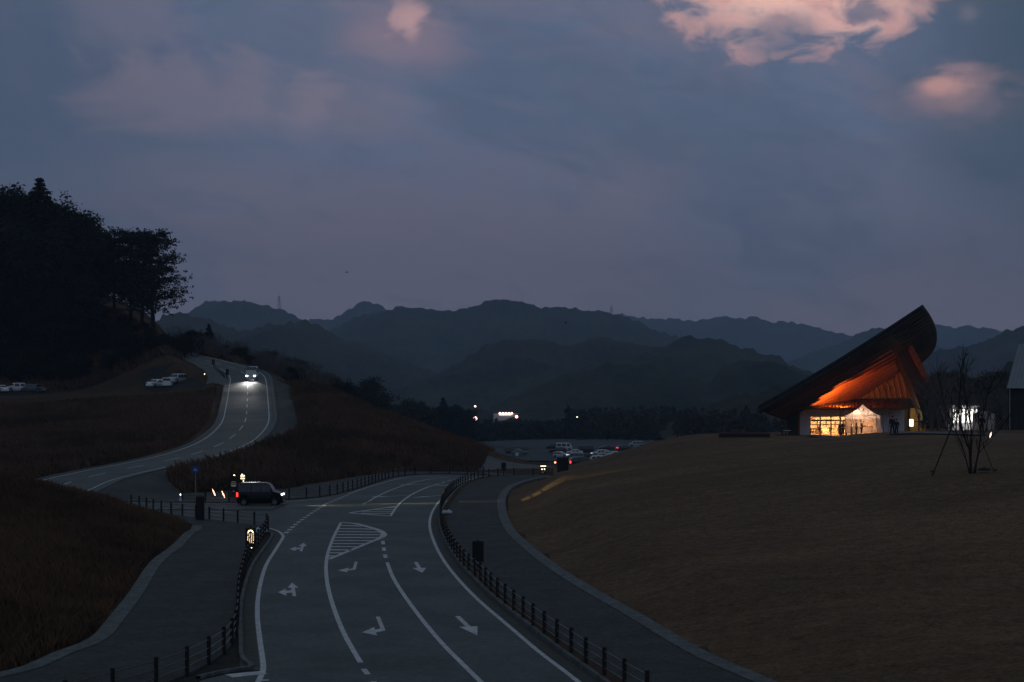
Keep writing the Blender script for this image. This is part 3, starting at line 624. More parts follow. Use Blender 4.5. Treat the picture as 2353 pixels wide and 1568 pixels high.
# ------------------------------------------------------------------ vegetation
def leaves(cent, n, rad, size, flat_=.7):
    c_ = np.asarray(cent); k = len(c_)*n; P = np.repeat(c_, n, 0)+rng.normal(0, 1, (k, 3))*np.array([rad, rad, rad*flat_])*.55
    a = rng.normal(0, 1, (k, 3)); a /= np.linalg.norm(a, axis=1)[:, None]; b = rng.normal(0, 1, (k, 3)); b -= a*(a*b).sum(1)[:, None]; b /= np.linalg.norm(b, axis=1)[:, None]
    s = (size*rng.uniform(.6, 1.3, k))[:, None]; V_ = np.stack([P-a*s, P-b*s*.55, P+a*s, P+b*s*.55], 1).reshape(-1, 3)
    return V_, np.arange(k*4).reshape(-1, 4)
def tree_proto(kind, h, rad, m, seed):
    random.seed(seed); t = thing('tree', '', 'tree'); b = MB(); cs = []
    lean = random.uniform(-.03, .03)
    if kind == 'cedar':
        ct = []
        b.tube([(0, 0, -1), (0, 0, h*.5), (0, 0, h*.97)], [h*.022, h*.014, .03], 6)
        z = h*.16
        while z < h*.985:
            rr = rad*(1-(z/h))**.95*random.uniform(.85, 1.12)+.05; k = 7; cs2 = cs if z < h*.8 else ct
            for j in range(k):
                a = random.uniform(0, 2*PI); e = (rr*math.cos(a), rr*math.sin(a), z-rr*.22)
                if rr > .8: b.tube([(0, 0, z), e], [.05, .015], 3, False)
                for q in (.45, .75, 1.0): cs2.append((e[0]*q, e[1]*q, z-rr*.22*q))
            z += h*.028
        V_, F_ = leaves(cs, 16, .42, .26, .6); V2, F2 = leaves(ct, 16, .16, .17, .8); F_ = np.r_[F_, F2+len(V_)]; V_ = np.r_[V_, V2]
    elif kind in ('broad', 'lacy'):
        pts = [(0, 0, -1), (lean*h, 0, h*.3), (lean*h*1.5, .1, h*.6), (lean*h, 0, h*.93)]; b.tube(pts, [h*.024, h*.019, h*.012, .04], 6)
        nb = 100 if kind == 'lacy' else 40
        for j in range(nb):
            u = random.uniform(.24 if kind == 'lacy' else .3, .97); z = h*u
            env = math.sqrt(max(.06, 1-((u-.46)/.55)**2)) if kind == 'lacy' else math.sqrt(max(.05, 1-((u-.6)/.42)**2))
            L = rad*env*random.uniform(.75, 1.1); a = random.uniform(0, 2*PI); up = random.uniform(-.06, .22) if kind == 'lacy' else random.uniform(.1, .5)
            p0 = (lean*h, 0, z-L*.2); p1 = (L*.5*math.cos(a), L*.5*math.sin(a), z+L*up*.4); p2 = (L*math.cos(a+.1), L*math.sin(a+.1), z+L*up*.6)
            b.tube([p0, p1, p2], [.10, .06, .02], 3, False)
            for q in np.linspace(.35, 1, 7 if kind == 'lacy' else 6):
                for _ in range(2):
                    sp = L*.16; cs.append((p2[0]*q+random.gauss(0, sp), p2[1]*q+random.gauss(0, sp), z+L*up*.55*q+random.gauss(0, .3 if kind == 'lacy' else .6)))
        V_, F_ = leaves(cs, 7 if kind == 'lacy' else 30, .42 if kind == 'lacy' else .80, .19 if kind == 'lacy' else .22, .45 if kind == 'lacy' else .8)
    else:                                          # bare
        def grow(p, d, L, r, dep):
            q = p+d*L; m2 = p+d*L*.5+Vector((random.gauss(0, L*.05), random.gauss(0, L*.05), 0)); b.tube([p, m2, q], [r, r*.8, r*.6], 4 if dep > 2 else 3, False)
            if dep == 0: return
            for _ in range(random.choice((2, 3, 3))):
                nd = (d+Vector((random.gauss(0, .42), random.gauss(0, .42), random.uniform(-.05, .35)))).normalized(); grow(q if random.random() < .7 else m2, nd, L*random.uniform(.6, .85), max(r*.58, .012), dep-1)
        ns = 1 if kind == 'bare' else 5
        for s in range(ns):
            d0 = Vector((random.gauss(0, .06 if ns == 1 else .28), random.gauss(0, .06 if ns == 1 else .28), 1)).normalized()
            grow(Vector((0, 0, -.3)), d0, h*.30, h*.013 if ns == 1 else h*.008, 5 if ns == 1 else 4)
        b.build('trunk', m, t); return t
    b.build('trunk', M_bark, t); npmesh('crown', V_, F_, m, parent=t); return t
def protos(name, defs):
    o = []
    for i, (k, h, r, m, s) in enumerate(defs):
        t = tree_proto(k, h, r, m, s); t.name = name; o.append([t, h, False])
    return o
def place(pr, x, y, hgt, name, label, cat='tree', group=None, z=None, sx=1.0):
    t, h, used = pr; s = hgt/h; z = hz(x, y)-.15 if z is None else z
    if used: r = t.copy(); r = dup(t, (x, y, z), random.uniform(0, 6.28)); bpy.data.objects.remove
    else: r = t; pr[2] = True; r.location = (x, y, z); r.rotation_euler = (0, 0, random.uniform(0, 6.28))
    r.scale = (s*sx, s*sx, s); r.name = name; r['label'] = label; r['category'] = cat
    if group: r['group'] = group
    elif 'group' in r: del r['group']
    return r
def place(pr, x, y, hgt, name, label, cat='tree', group=None, z=None, sx=1.0, rz=None):
    t, h, used = pr; s = hgt/h; z = hz(x, y)-.15 if z is None else z
    r = dup(t, (x, y, z)) if used else t
    pr[2] = True; r.location = (x, y, z); r.rotation_euler = (0, 0, random.uniform(0, 6.28) if rz is None else rz)
    r.scale = (s*sx, s*sx, s); r.name = name; r['label'] = label; r['category'] = cat
    if group: r['group'] = group
    elif 'group' in r: del r['group']
    return r
broad = protos('broadleaf_tree', [('broad', 14, 5.2, M_leaf, 11), ('broad', 14, 4.4, M_leaf2, 12)])
cedar = protos('cedar_tree', [('cedar', 16, 4.4, M_ced, 13)])
lacy = protos('layered_tree', [('lacy', 17, 5.4, M_leaf, 15), ('lacy', 17, 4.6, M_leaf, 16)])
bare = protos('bare_tree', [('bare', 8, 0, M_twig, 17), ('bare', 8, 0, M_twig, 18), ('multi', 7, 0, M_twig, 19)])
def topz(px, py, d): return CH-(py-HY)*d/F
def xat(px, d): return (px-CX)*d/F
G1 = 'dark forest trees on the left hilltop'
# skyline trees of the left forest: (pixel x, top y, depth, kind)
for px, py, d, k in [(-30, 432, 345, 0), (8, 434, 340, 0), (38, 443, 342, 1), (64, 441, 348, 0), (120, 458, 342, 0), (146, 470, 338, 1), (172, 474, 342, 0), (196, 488, 338, 0), (216, 500, 336, 1), (235, 522, 334, 0),
                     (-10, 500, 330, 1), (60, 510, 330, 0), (110, 530, 330, 1), (160, 545, 328, 0), (20, 560, 326, 0), (80, 585, 325, 1), (130, 600, 324, 0), (190, 620, 323, 0), (-20, 620, 326, 0), (40, 640, 325, 0), (100, 660, 322, 1), (160, 680, 320, 0)]:
    x = xat(px-(16 if px > 150 else 0), d); z = hz(x, d); place(broad[k], x, d, max(6, (topz(px, py, d)-z)*.93-(1.2 if px > 150 else 0)), 'broadleaf_tree', 'dark broadleaf tree in the dense forest on the left hilltop', group=G1, sx=1.15)
x = xat(92, 336); place(cedar[0], x, 336, topz(92, 403, 336)-hz(x, 336), 'cedar_tree', 'pointed cedar rising above the left hilltop forest as its highest tip', sx=1.25)
for px, py, d, k, lab in [(262, 531, 334, 1, 'airy layered tree at the left end of the layered row, touching the dense forest'), (300, 531, 333, 0, 'airy layered tree second from left in the row on the hilltop'), (326, 534, 332, 1, 'slender airy tree beside the big layered tree at the forest edge'), (356, 531, 328, 0, 'tall layered tree standing at the right edge of the forest against the sky')]:
    x = xat(px, d); place(lacy[k], x, d, topz(px, py, d)-hz(x, d)+.3, 'layered_tree', lab, sx=.92 if px > 350 else .85)
random.seed(5)
for i in range(44):        # undergrowth at the forest foot
    px = random.uniform(-30, 425); d = random.uniform(310, 326); x = xat(px, d)
    place(broad[i % 2], x, d, random.uniform(4.0, 7.0) if px < 300 else random.uniform(2.5, 4.2), 'forest_shrub', 'low dark shrub at the foot of the hilltop forest', 'shrub', 'shrubs under the hilltop forest', sx=1.3)
tl = lambda px: float(np.interp(px, [390, 430, 500, 560, 620, 700, 745, 790], [738, 744, 760, 775, 790, 815, 838, 872]))
for i in range(125):
    px = 395+(i/125)*365+random.uniform(-12, 12); d = random.uniform(330, 392); x = xat(px, d)
    place(bare[i % 3], x, d, max(3.5, topz(px, tl(px)+random.uniform(-2, 26), d)-hz(x, d)), 'bare_tree', 'bare winter tree in the thicket above the hill road', group='bare trees behind the hill road', sx=1.5)
for i in range(30):
    px = random.uniform(400, 790); d = random.uniform(325, 400); x = xat(px, d)
    place(broad[i % 2], x, d, max(2.5, topz(px, tl(px)+random.uniform(14, 44), d)-hz(x, d)), 'thicket_shrub', 'dark evergreen shrub in the thicket above the hill road', 'shrub', 'shrubs behind the hill road', sx=1.4)
x = xat(480, 380); place(cedar[0], x, 380, topz(480, 742, 380)-hz(x, 380), 'cedar_tree', 'lone dark cedar in the thicket above the hill road', sx=1.3)
# trees along the back of the embankment crest
for i, (px, py, d, k, hh) in enumerate([(705, 815, 285, 'b', 0), (730, 828, 280, 'b', 0), (752, 835, 275, 'b', 0), (690, 832, 290, 'b', 0), (770, 905, 262, 's', 0)]):
    x = xat(px, d); z = hz(x, d); place(bare[i % 3] if k == 'b' else broad[0], x, d, max(2.5, topz(px, py, d)-z), 'bare_tree' if k == 'b' else 'crest_shrub', 'thin bare tree leaning over the crest right of the hill road pavement' if k == 'b' else 'round dark shrub on the brown slope below the hill road', 'tree' if k == 'b' else 'shrub', 'bare trees on the embankment crest' if k == 'b' else None)
for px, py, d, pr, lab, sx in [(826, 882, 470, broad[0], 'broad rounded tree behind the left end of the valley wood', 1.5), (884, 903, 480, cedar[0], 'slim pointed conifer between the rounded tree and the village', 1.0),
                           (948, 925, 520, broad[1], 'rounded tree left of the tall conifer in the valley', 1.5), (1018, 911, 540, cedar[0], 'tall ragged conifer in the valley left of the village lights', 1.5), (1060, 938, 560, broad[0], 'dark rounded tree just below the lone left village light', 1.4),
                           (1735, 1000-20, 300, broad[0], 'dark tree behind the low bench', 1.0), (1715, 930, 560, cedar[0], 'conifer on the slope left of the hall roof', 1.4)]:
    if px == 1735: continue
    x = xat(px, d); z = hz(x, d); place(pr, x, d, topz(px, py, d)-z, 'valley_tree', lab, sx=sx)
# wood behind the car park, read as one mass
def wood(name, rects, n, hmin, hmax, m, seed, label):
    r = np.random.default_rng(seed); Vs = []; Fs = []; o = 0
    per = n//len(rects)
    for (x0, x1, d0, d1) in rects:
        for _ in range(per):
            d = r.uniform(d0, d1); x = (r.uniform(x0, x1)-CX)*d/F; h = r.uniform(hmin, hmax); w = h*r.uniform(.22, .38); k = 70
            t = r.random(k)**.7; a = r.random(k)*2*PI; cone = r.random() < .4
            rr = w*(1-t) if cone else w*np.sqrt(np.clip(1-((t-.45)/.56)**2, .02, 1)); rr = rr*r.uniform(.5, 1.05, k)
            zb = -8.5 if d > 590 else hz(x, d)
            P = np.c_[x+rr*np.cos(a), d+rr*np.sin(a), zb+t*h]
            u = r.normal(0, 1, (k, 3))*.55; v = r.normal(0, 1, (k, 3))*.55
            Vs.append(np.stack([P-u, P-v, P+u, P+v], 1).reshape(-1, 3)); Fs.append(np.arange(k*4).reshape(-1, 4)+o); o += k*4
    return tag(npmesh(name, np.concatenate(Vs), np.concatenate(Fs), m), label, kind='stuff')
wood('distant_wood', [(780, 1000, 430, 640), (1300, 1700, 560, 800), (860, 1060, 560, 700)], 700, 3, 13, M_valley, 31, 'dark mixed wood filling the valley behind the car park')
wood('valley_thicket', [(1030, 1330, 600, 760)], 260, 2.5, 6.5, M_valley, 33, 'low dark thicket below the village lights')
wood('slope_wood', [(1560, 1900, 480, 620), (2120, 2420, 330, 430)], 260, 5, 12, M_valley, 32, 'dark wood on the slope behind the hall')
# dry grass and reeds
def tufts(name, n, region, hh, m, label, seed, blades=5, w=.02):
    r = np.random.default_rng(seed); x, y = region(r, n); z = H(x, y)-.05; k = len(x)
    X = np.repeat(x, blades); Y = np.repeat(y, blades); Z = np.repeat(z, blades); q = k*blades
    a = r.random(q)*2*PI; h_ = r.uniform(hh[0], hh[1], q)*np.repeat(r.uniform(.6, 1.2, k), blades); ln_ = r.normal(0, .28, (q, 2))*h_[:, None]
    X = X+r.normal(0, .12, q); Y = Y+r.normal(0, .12, q); ww = w*(.5+h_)
    A_ = np.c_[X-ww*np.cos(a), Y-ww*np.sin(a), Z]; B_ = np.c_[X+ww*np.cos(a), Y+ww*np.sin(a), Z]
    M1 = np.c_[X+ln_[:, 0]*.4+ww*.7, Y+ln_[:, 1]*.4, Z+h_*.6]; T_ = np.c_[X+ln_[:, 0], Y+ln_[:, 1], Z+h_]
    V_ = np.stack([A_, B_, M1, T_], 1).reshape(-1, 3); F_ = np.arange(q*4).reshape(-1, 4)
    return tag(npmesh(name, V_, F_, m), label, kind='stuff')
def region(x0, x1, y0, y1, cond, dens=None):
    def f(r, n):
        xa = []; ya = []; c0 = 0
        while c0 < n:
            x = r.uniform(x0, x1, n); y = r.uniform(y0, y1, n); k = cond(x, y); xa.append(x[k]); ya.append(y[k]); c0 += k.sum()
            if not k.any(): break
        return np.concatenate(xa)[:n], np.concatenate(ya)[:n]
    return f
def notpaved(x, y, m1=.6, mh=4.6):
    d, _, _ = seg_dist(x, y, HC[::3]); i = inside(x, y, flat); df, _, _ = seg_dist(x, y, flat[::2], True); return (~i) & (df > m1) & (d > mh)
inframe = lambda x, y: (x > -.34*y-2) & (x < .34*y+2)
hpoly = np.concatenate([hp[::3], EDGE[::-1]])
nearL = lambda x, y: notpaved(x, y) & inframe(x, y) & (x < -10)
tufts('dry_grass', 26000, region(-50, -10, 42, 116, nearL), (.18, .55), M_reed, 'reddish dry grass covering the bank in the lower left corner', 41)
def midc(x, y): return notpaved(x, y, 1.0, 5.0) & inframe(x, y) & ~inside(x, y, hpoly) & (x > -48) & (x*F/y+CX < 1090+(y-165)*.9)
tufts('embankment_reeds', 34000, region(-48, 6, 128, 268, midc), (.35, 1.0), M_reed, 'brown reeds covering the embankment below the hill road', 42, w=.04)
tufts('slope_reeds', 22000, region(-100, -46, 150, 250, lambda x, y: notpaved(x, y, 1.0, 5.2) & inframe(x, y) & ~inside(x, y, hpoly)), (.35, .9), M_reed, 'brown reeds covering the slope left of the hill road', 43, w=.04)
tufts('hilltop_scrub', 14000, region(-115, -52, 284, 345, lambda x, y: notpaved(x, y, 1, 5) & (y > 308)), (.6, 1.6), M_reed, 'dry scrub on the slope under the hilltop forest', 44, w=.07)
# ------------------------------------------------------------------ fences
def fence(P, label, sp, posth=.80, base=.09, zf=None, rails=(.70, .45, .22), rp=.062):
    p0 = P[0]; z0 = base if zf is None else zf(p0[0], p0[1])
    t = thing('rail_fence', label, 'fence', (p0[0], p0[1], z0))
    pm = MB().lathe([(rp, -.15), (rp, posth-.03), (rp*1.12, posth-.03), (rp*1.12, posth-.005), (rp*.6, posth+.02)], 8)
    s = np.r_[0, np.cumsum(np.linalg.norm(np.diff(P[:, :2], axis=0), axis=1))]; n = int(s[-1]/sp); first = None
    q = np.arange(n+1)*sp; X = np.interp(q, s, P[:, 0]); Y = np.interp(q, s, P[:, 1]); pts = []
    for x, y in zip(X, Y):
        z = base if zf is None else zf(x, y); l = (x-p0[0], y-p0[1], z-z0)
        if first is None: first = pm.build('post', M_post, t); first.location = l
        else: o = first.copy(); COL.objects.link(o); o.parent = t; o.location = l
        pts.append(l)
    for r in rails:
        MB().tube([(a[0], a[1], a[2]+r) for a in pts], .021, 5).build('rail', M_rail, t)
    return t
fence(FR, 'long dark post and rail fence along the right edge of the main road', 1.98)
fence(FLn, 'dark post and rail fence curving round the paved plaza at lower left', 1.95)
fence(FB, 'dark post and rail fence along the far side of the junction, behind the black car', 1.98)
FU = catmull([W(492, 846, 290)[:2], W(503, 852, 284)[:2], W(513, 858, 279)[:2], W(522, 864, 274)[:2]], 1.0)
FU = np.c_[FU, np.zeros(len(FU))]
fence(FU, 'short row of dark posts beside the side road at the top of the hill', 2.0, zf=lambda x, y: hz(x, y)+.05, rails=(.6,))
# ------------------------------------------------------------------ signs
def glyphs(mb, x0, x1, z0, z1, cols, rows, y, seed, dens=.8, vertical=True):
    r = random.Random(seed); cw_ = (x1-x0)/cols; rh = (z1-z0)/rows
    for i in range(cols):
        for j in range(rows):
            if r.random() > dens: continue
            cx = x0+(i+.5)*cw_; cz = z0+(j+.5)*rh
            for _ in range(3):
                if r.random() < .5: mb.box((cx+r.uniform(-.1, .1)*cw_, y, cz+r.uniform(-.3, .3)*rh), (cw_*r.uniform(.35, .62), .006, rh*.16))
                else: mb.box((cx+r.uniform(-.2, .2)*cw_, y, cz), (cw_*.14, .006, rh*r.uniform(.4, .75)))
def panel(name, label, px0, px1, py0, py1, basey, z=.09, post=True, th=.09, cat='sign', rz=0, d=None):
    d = d or (CH-z)*F/(basey-HY); s = F/d; cx = (px0+px1)/2; X = xat(cx, d)
    t = thing(name, label, cat, (X, d, z), rz)
    w = (px1-px0)/s; zt = topz(0, py0, d)-z; zb = topz(0, py1, d)-z
    MB().box((0, 0, (zt+zb)/2), (w, th, zt-zb)).build('panel', M_black, t)
    fr = MB(); e = .025
    for sx in (-1, 1): fr.box((sx*(w/2+e/2), 0, (zt+zb)/2), (e, th+.03, zt-zb+.04))
    fr.box((0, 0, zt+e/2+.005), (w, th+.03, e)); fr.build('frame', M_post, t)
    if zb > .12: MB().tube([(0, 0, -.1), (0, 0, zb+.02)], .045, 8).build('post', M_post, t)
    MB().lathe([(.03, 0), (.035, .04), (.015, .08)], 8, (0, 0, zt+.03)).build('top_lamp', M_post, t)
    return t, w, zb, zt, th
panel('sign_board', 'dark board sign on a post beside the right fence, seen from behind', 1086.6, 1110, 1245, 1291.4, 1312)
panel('sign_board', 'tall plain black sign standing behind the fence at left, its face turned away', 451, 468.4, 1142, 1195, 1196)
panel('sign_board', 'small black sign where the right fence bends at the end of the road', 1152.5, 1162, 1064, 1082, 1094)
panel('sign_board', 'large black board near the tip of the lawn, in front of the parked cars', 1281, 1306, 1053, 1086, 1090, z=0, d=165)
panel('sign_board', 'tiny dark sign beside the upper bend of the hill road', 487.5, 493, 827, 838, 845, z=hz(xat(490, 292), 292), d=292)
panel('sign_board', 'small dark sign at the lower end of the hilltop post row', 519, 525.5, 849, 862, 868, z=hz(xat(522, 272), 272), d=272)
t, w, zb, zt, th = panel('lantern_sign', 'black sign with glowing warm lettering beside the left fence corner', 565.4, 586.8, 1214, 1256, 1277)
mb = MB(); glyphs(mb, -w*.40, w*.40, zb+.16, zt-.26, 4, 8, -th/2-.006, 3, .95); mb.build('lettering', M_text, t)
arc = [(math.cos(a)*w*.26, -th/2-.012, zt-.24+math.sin(a)*.13) for a in np.linspace(.1, PI-.1, 9)]
MB().tube(arc, .022, 6).build('lit_emblem', M_warm, t)
MB().box((.05, 0, zb-.10), (.10, .12, .10)).build('lamp_box', M_black, t); MB().box((.05, -.062, zb-.06), (.05, .01, .03)).build('lamp_lens', M_warm, t)
dS = 127.5; zS = 0.05
def pylon(px0, px1, py0, py1, label):
    t, w, zb, zt, th = panel('pylon_sign', label, px0, px1, py0, py1, py1+3, z=zS, d=dS, th=.2); return t, w, zb, zt, th
t, w, zb, zt, th = pylon(530.6, 545.8, 1087.6, 1148, 'tall black pylon sign with faint pale lettering, just left of the black car roof')
mb = MB()
for k, (z_, ww) in enumerate([(1.24, .3), (1.08, .42), (.95, .40), (.9, .34), (.5, .14)]):
    r = random.Random(k); x = -ww*w
    while x < ww*w*.9: s_ = r.uniform(.02, .05); mb.box((x, -th/2-.006, z_), (s_, .006, .045)); x += s_+.02
mb.build('lettering', M_textw, t); MB().box((.02, -th/2-.02, zt-.16), (.12, .04, .05)).build('spot_lamp', M_warm, t)
t, w, zb, zt, th = pylon(551.4, 564.8, 1087.6, 1148, 'black pylon sign with warm glowing blocks rising behind the black car')
mb = MB(); mb.box((-.04, -th/2-.01, zt-.10), (.12, .01, .10)); mb.box((0, -th/2-.01, zt-.21), (.34, .01, .13)); mb.box((0, -th/2-.01, zt-.42), (.34, .01, .12)); mb.box((.06, -th/2-.01, zt-.62), (.10, .01, .12)); mb.box((-.12, -th/2-.01, zt-.30), (.08, .01, .03))
mb.build('lit_lettering', emis('pylon_light', (1, .82, .5), 1.5), t)
# blue square road sign on a pole
d = 124; t = thing('road_sign', 'blue square road sign with a white car pictogram on a pale pole', 'sign', (xat(449, d), d, .05))
MB().tube([(0, .03, 0), (0, .03, 2.3)], .035, 8).build('pole', M_metal, t)
s_ = .55; zc = topz(0, 1080, d)-.05
MB().box((0, 0, zc), (s_, .03, s_)).build('sign_plate', mat('sign_blue', (.02, .10, .32), .5, .1, 4), t)
mb = MB()
for c_, dd in (((0, zc-.02), (.30, .08)), ((0, zc+.05), (.17, .08)), ((-.09, zc-.08), (.06, .06)), ((.09, zc-.08), (.06, .06))): mb.box((c_[0], -.019, c_[1]), (dd[0], .006, dd[1]))
mb.build('pictogram', M_paint, t)
# traffic cone with a lit tip
d = 121.5; t = thing('traffic_cone', 'pale traffic cone with a glowing tip at the left end of the far fence', 'cone', (xat(414.6, d), d, 0.0))
MB().lathe([(.15, .03), (.14, .06), (.035, .58)], 12).build('cone_body', M_bag, t); MB().box((0, 0, .015), (.36, .36, .03)).build('cone_base', M_rub, t)
MB().lathe([(.035, .58), (.04, .66), (.01, .70)], 8).build('cone_light', M_warm, t)
for px, lab in ((491.5, 'warm marker light on the grass with a modelled slanting flare, left of its pair by the far fence'), (513, 'warm marker light on the grass with a modelled slanting flare, right of its pair beside the pylon signs')):
    d = 126; py = 1132.5 if px < 500 else 1136.5; zc = topz(0, py, d); t = thing('marker_light', lab, 'lamp', (xat(px, d), d, .05))
    MB().tube([(.12, 0, -.05), (.09, 0, zc-.30)], .02, 6).build('stake', M_post, t)
    MB().tube([(.12, 0, zc-.34), (.04, 0, zc-.12), (-.04, 0, zc+.06), (-.12, 0, zc+.24)], [.008, .042, .036, .006], 8).build('flare_streak', emis('marker_glow', (1, .45, .28), 5), t)  # slanting glowing tube gives the lamp's flare streak a solid shape
# white sacks
def sack(t, c_, r, seed):
    rr = random.Random(seed); mb = MB(); n = 12; vs = []
    prof = [(.15, 0), (.9, .08), (1, .35), (.85, .62), (.45, .82), (.16, .92), (.22, 1.05)]
    for (q, z) in prof:
        for j in range(n): a = 2*PI*j/n; k = q*r*(1+.12*math.sin(3*a+seed+z*4)); vs.append((c_[0]+k*math.cos(a), c_[1]+k*math.sin(a), c_[2]+z*r*1.2))
    fs = [(i*n+j, i*n+(j+1) % n, (i+1)*n+(j+1) % n, (i+1)*n+j) for i in range(len(prof)-1) for j in range(n)]+[tuple(range(n-1, -1, -1)), tuple(range((len(prof)-1)*n, len(prof)*n))]
    return MB().add(vs, fs).build('white_sack', M_bag, t, True)
for px, py, r, lab, sd in [(593, 1226, .30, 'white sack slumped against the left fence corner, left of its pair', 1), (605, 1224, .26, 'smaller white sack at the left fence corner, right of its pair', 2), (1021, 1182, .25, 'white sack hard against the right fence, left of its pair', 3), (1031, 1182, .27, 'white sack on the right pavement, right of its pair', 4)]:
    p = G(px, py, .1); o = sack(None, (0, 0, 0), r, sd); o.location = p; tag(o, lab, 'sack', 'white sacks by the left fence' if px < 700 else 'white sacks by the right fence')
# ------------------------------------------------------------------ cars
KIND = {   # L, W, H, belt, wheel r, wheel x (rear, front), top profile (x 0..1 from rear, z/H), pillars, windscreen range, rear glass range
 'kei': (3.4, 1.48, 1.74, .60, .28, (.16, .83), [(0, .30), (.012, .62), (.03, .93), (.08, .985), (.35, 1), (.64, .985), (.70, .93), (.795, .64), (.86, .60), (.95, .55), (.985, .45), (1, .28)], [(.05, .30), (.33, .52), (.545, .72)], (.705, .795)),
 'van': (4.7, 1.85, 2.15, .52, .33, (.20, .82), [(0, .26), (.01, .55), (.03, .94), (.07, .99), (.4, 1), (.80, .98), (.86, .90), (.945, .57), (.985, .46), (1, .26)], [(.04, .30), (.33, .60), (.64, .84)], (.865, .94)),
 'minivan': (4.6, 1.72, 1.75, .55, .32, (.19, .81), [(0, .30), (.015, .62), (.05, .95), (.10, .99), (.4, 1), (.62, .98), (.70, .90), (.83, .62), (.93, .56), (.985, .45), (1, .28)], [(.06, .26), (.29, .50), (.53, .74)], (.70, .83)),
 'sedan': (4.5, 1.70, 1.42, .62, .31, (.18, .80), [(0, .38), (.01, .62), (.03, .70), (.14, .74), (.27, .96), (.38, 1), (.54, .99), (.62, .92), (.74, .70), (.92, .62), (.985, .50), (1, .32)], [(.22, .42), (.45, .66)], (.625, .74)),
 'hatch': (4.0, 1.69, 1.50, .60, .31, (.17, .82), [(0, .34), (.012, .62), (.05, .80), (.12, .95), (.3, 1), (.52, .985), (.61, .91), (.76, .66), (.92, .59), (.985, .48), (1, .30)], [(.10, .30), (.33, .52), (.55, .68)], (.615, .76)),
 'suv': (4.5, 1.82, 1.70, .58, .36, (.18, .82), [(0, .36), (.012, .64), (.05, .90), (.10, .97), (.35, 1), (.55, .985), (.63, .92), (.74, .66), (.92, .62), (.985, .52), (1, .34)], [(.08, .26), (.29, .47), (.50, .68)], (.635, .74)),
 'jeep': (3.45, 1.5, 1.72, .60, .35, (.17, .83), [(0, .40), (.01, .64), (.02, .96), (.06, .99), (.3, 1), (.58, .99), (.63, .95), (.69, .66), (.92, .62), (.99, .58), (1, .38)], [(.05, .30), (.36, .62)], (.635, .69))}
PCOL = {'black': (.005, .006, .008), 'white': (.82, .84, .86), 'teal': (.14, .22, .24), 'silver': (.45, .48, .51), 'red': (.07, .012, .012), 'dark': (.02, .023, .027), 'grey': (.12, .13, .14)}
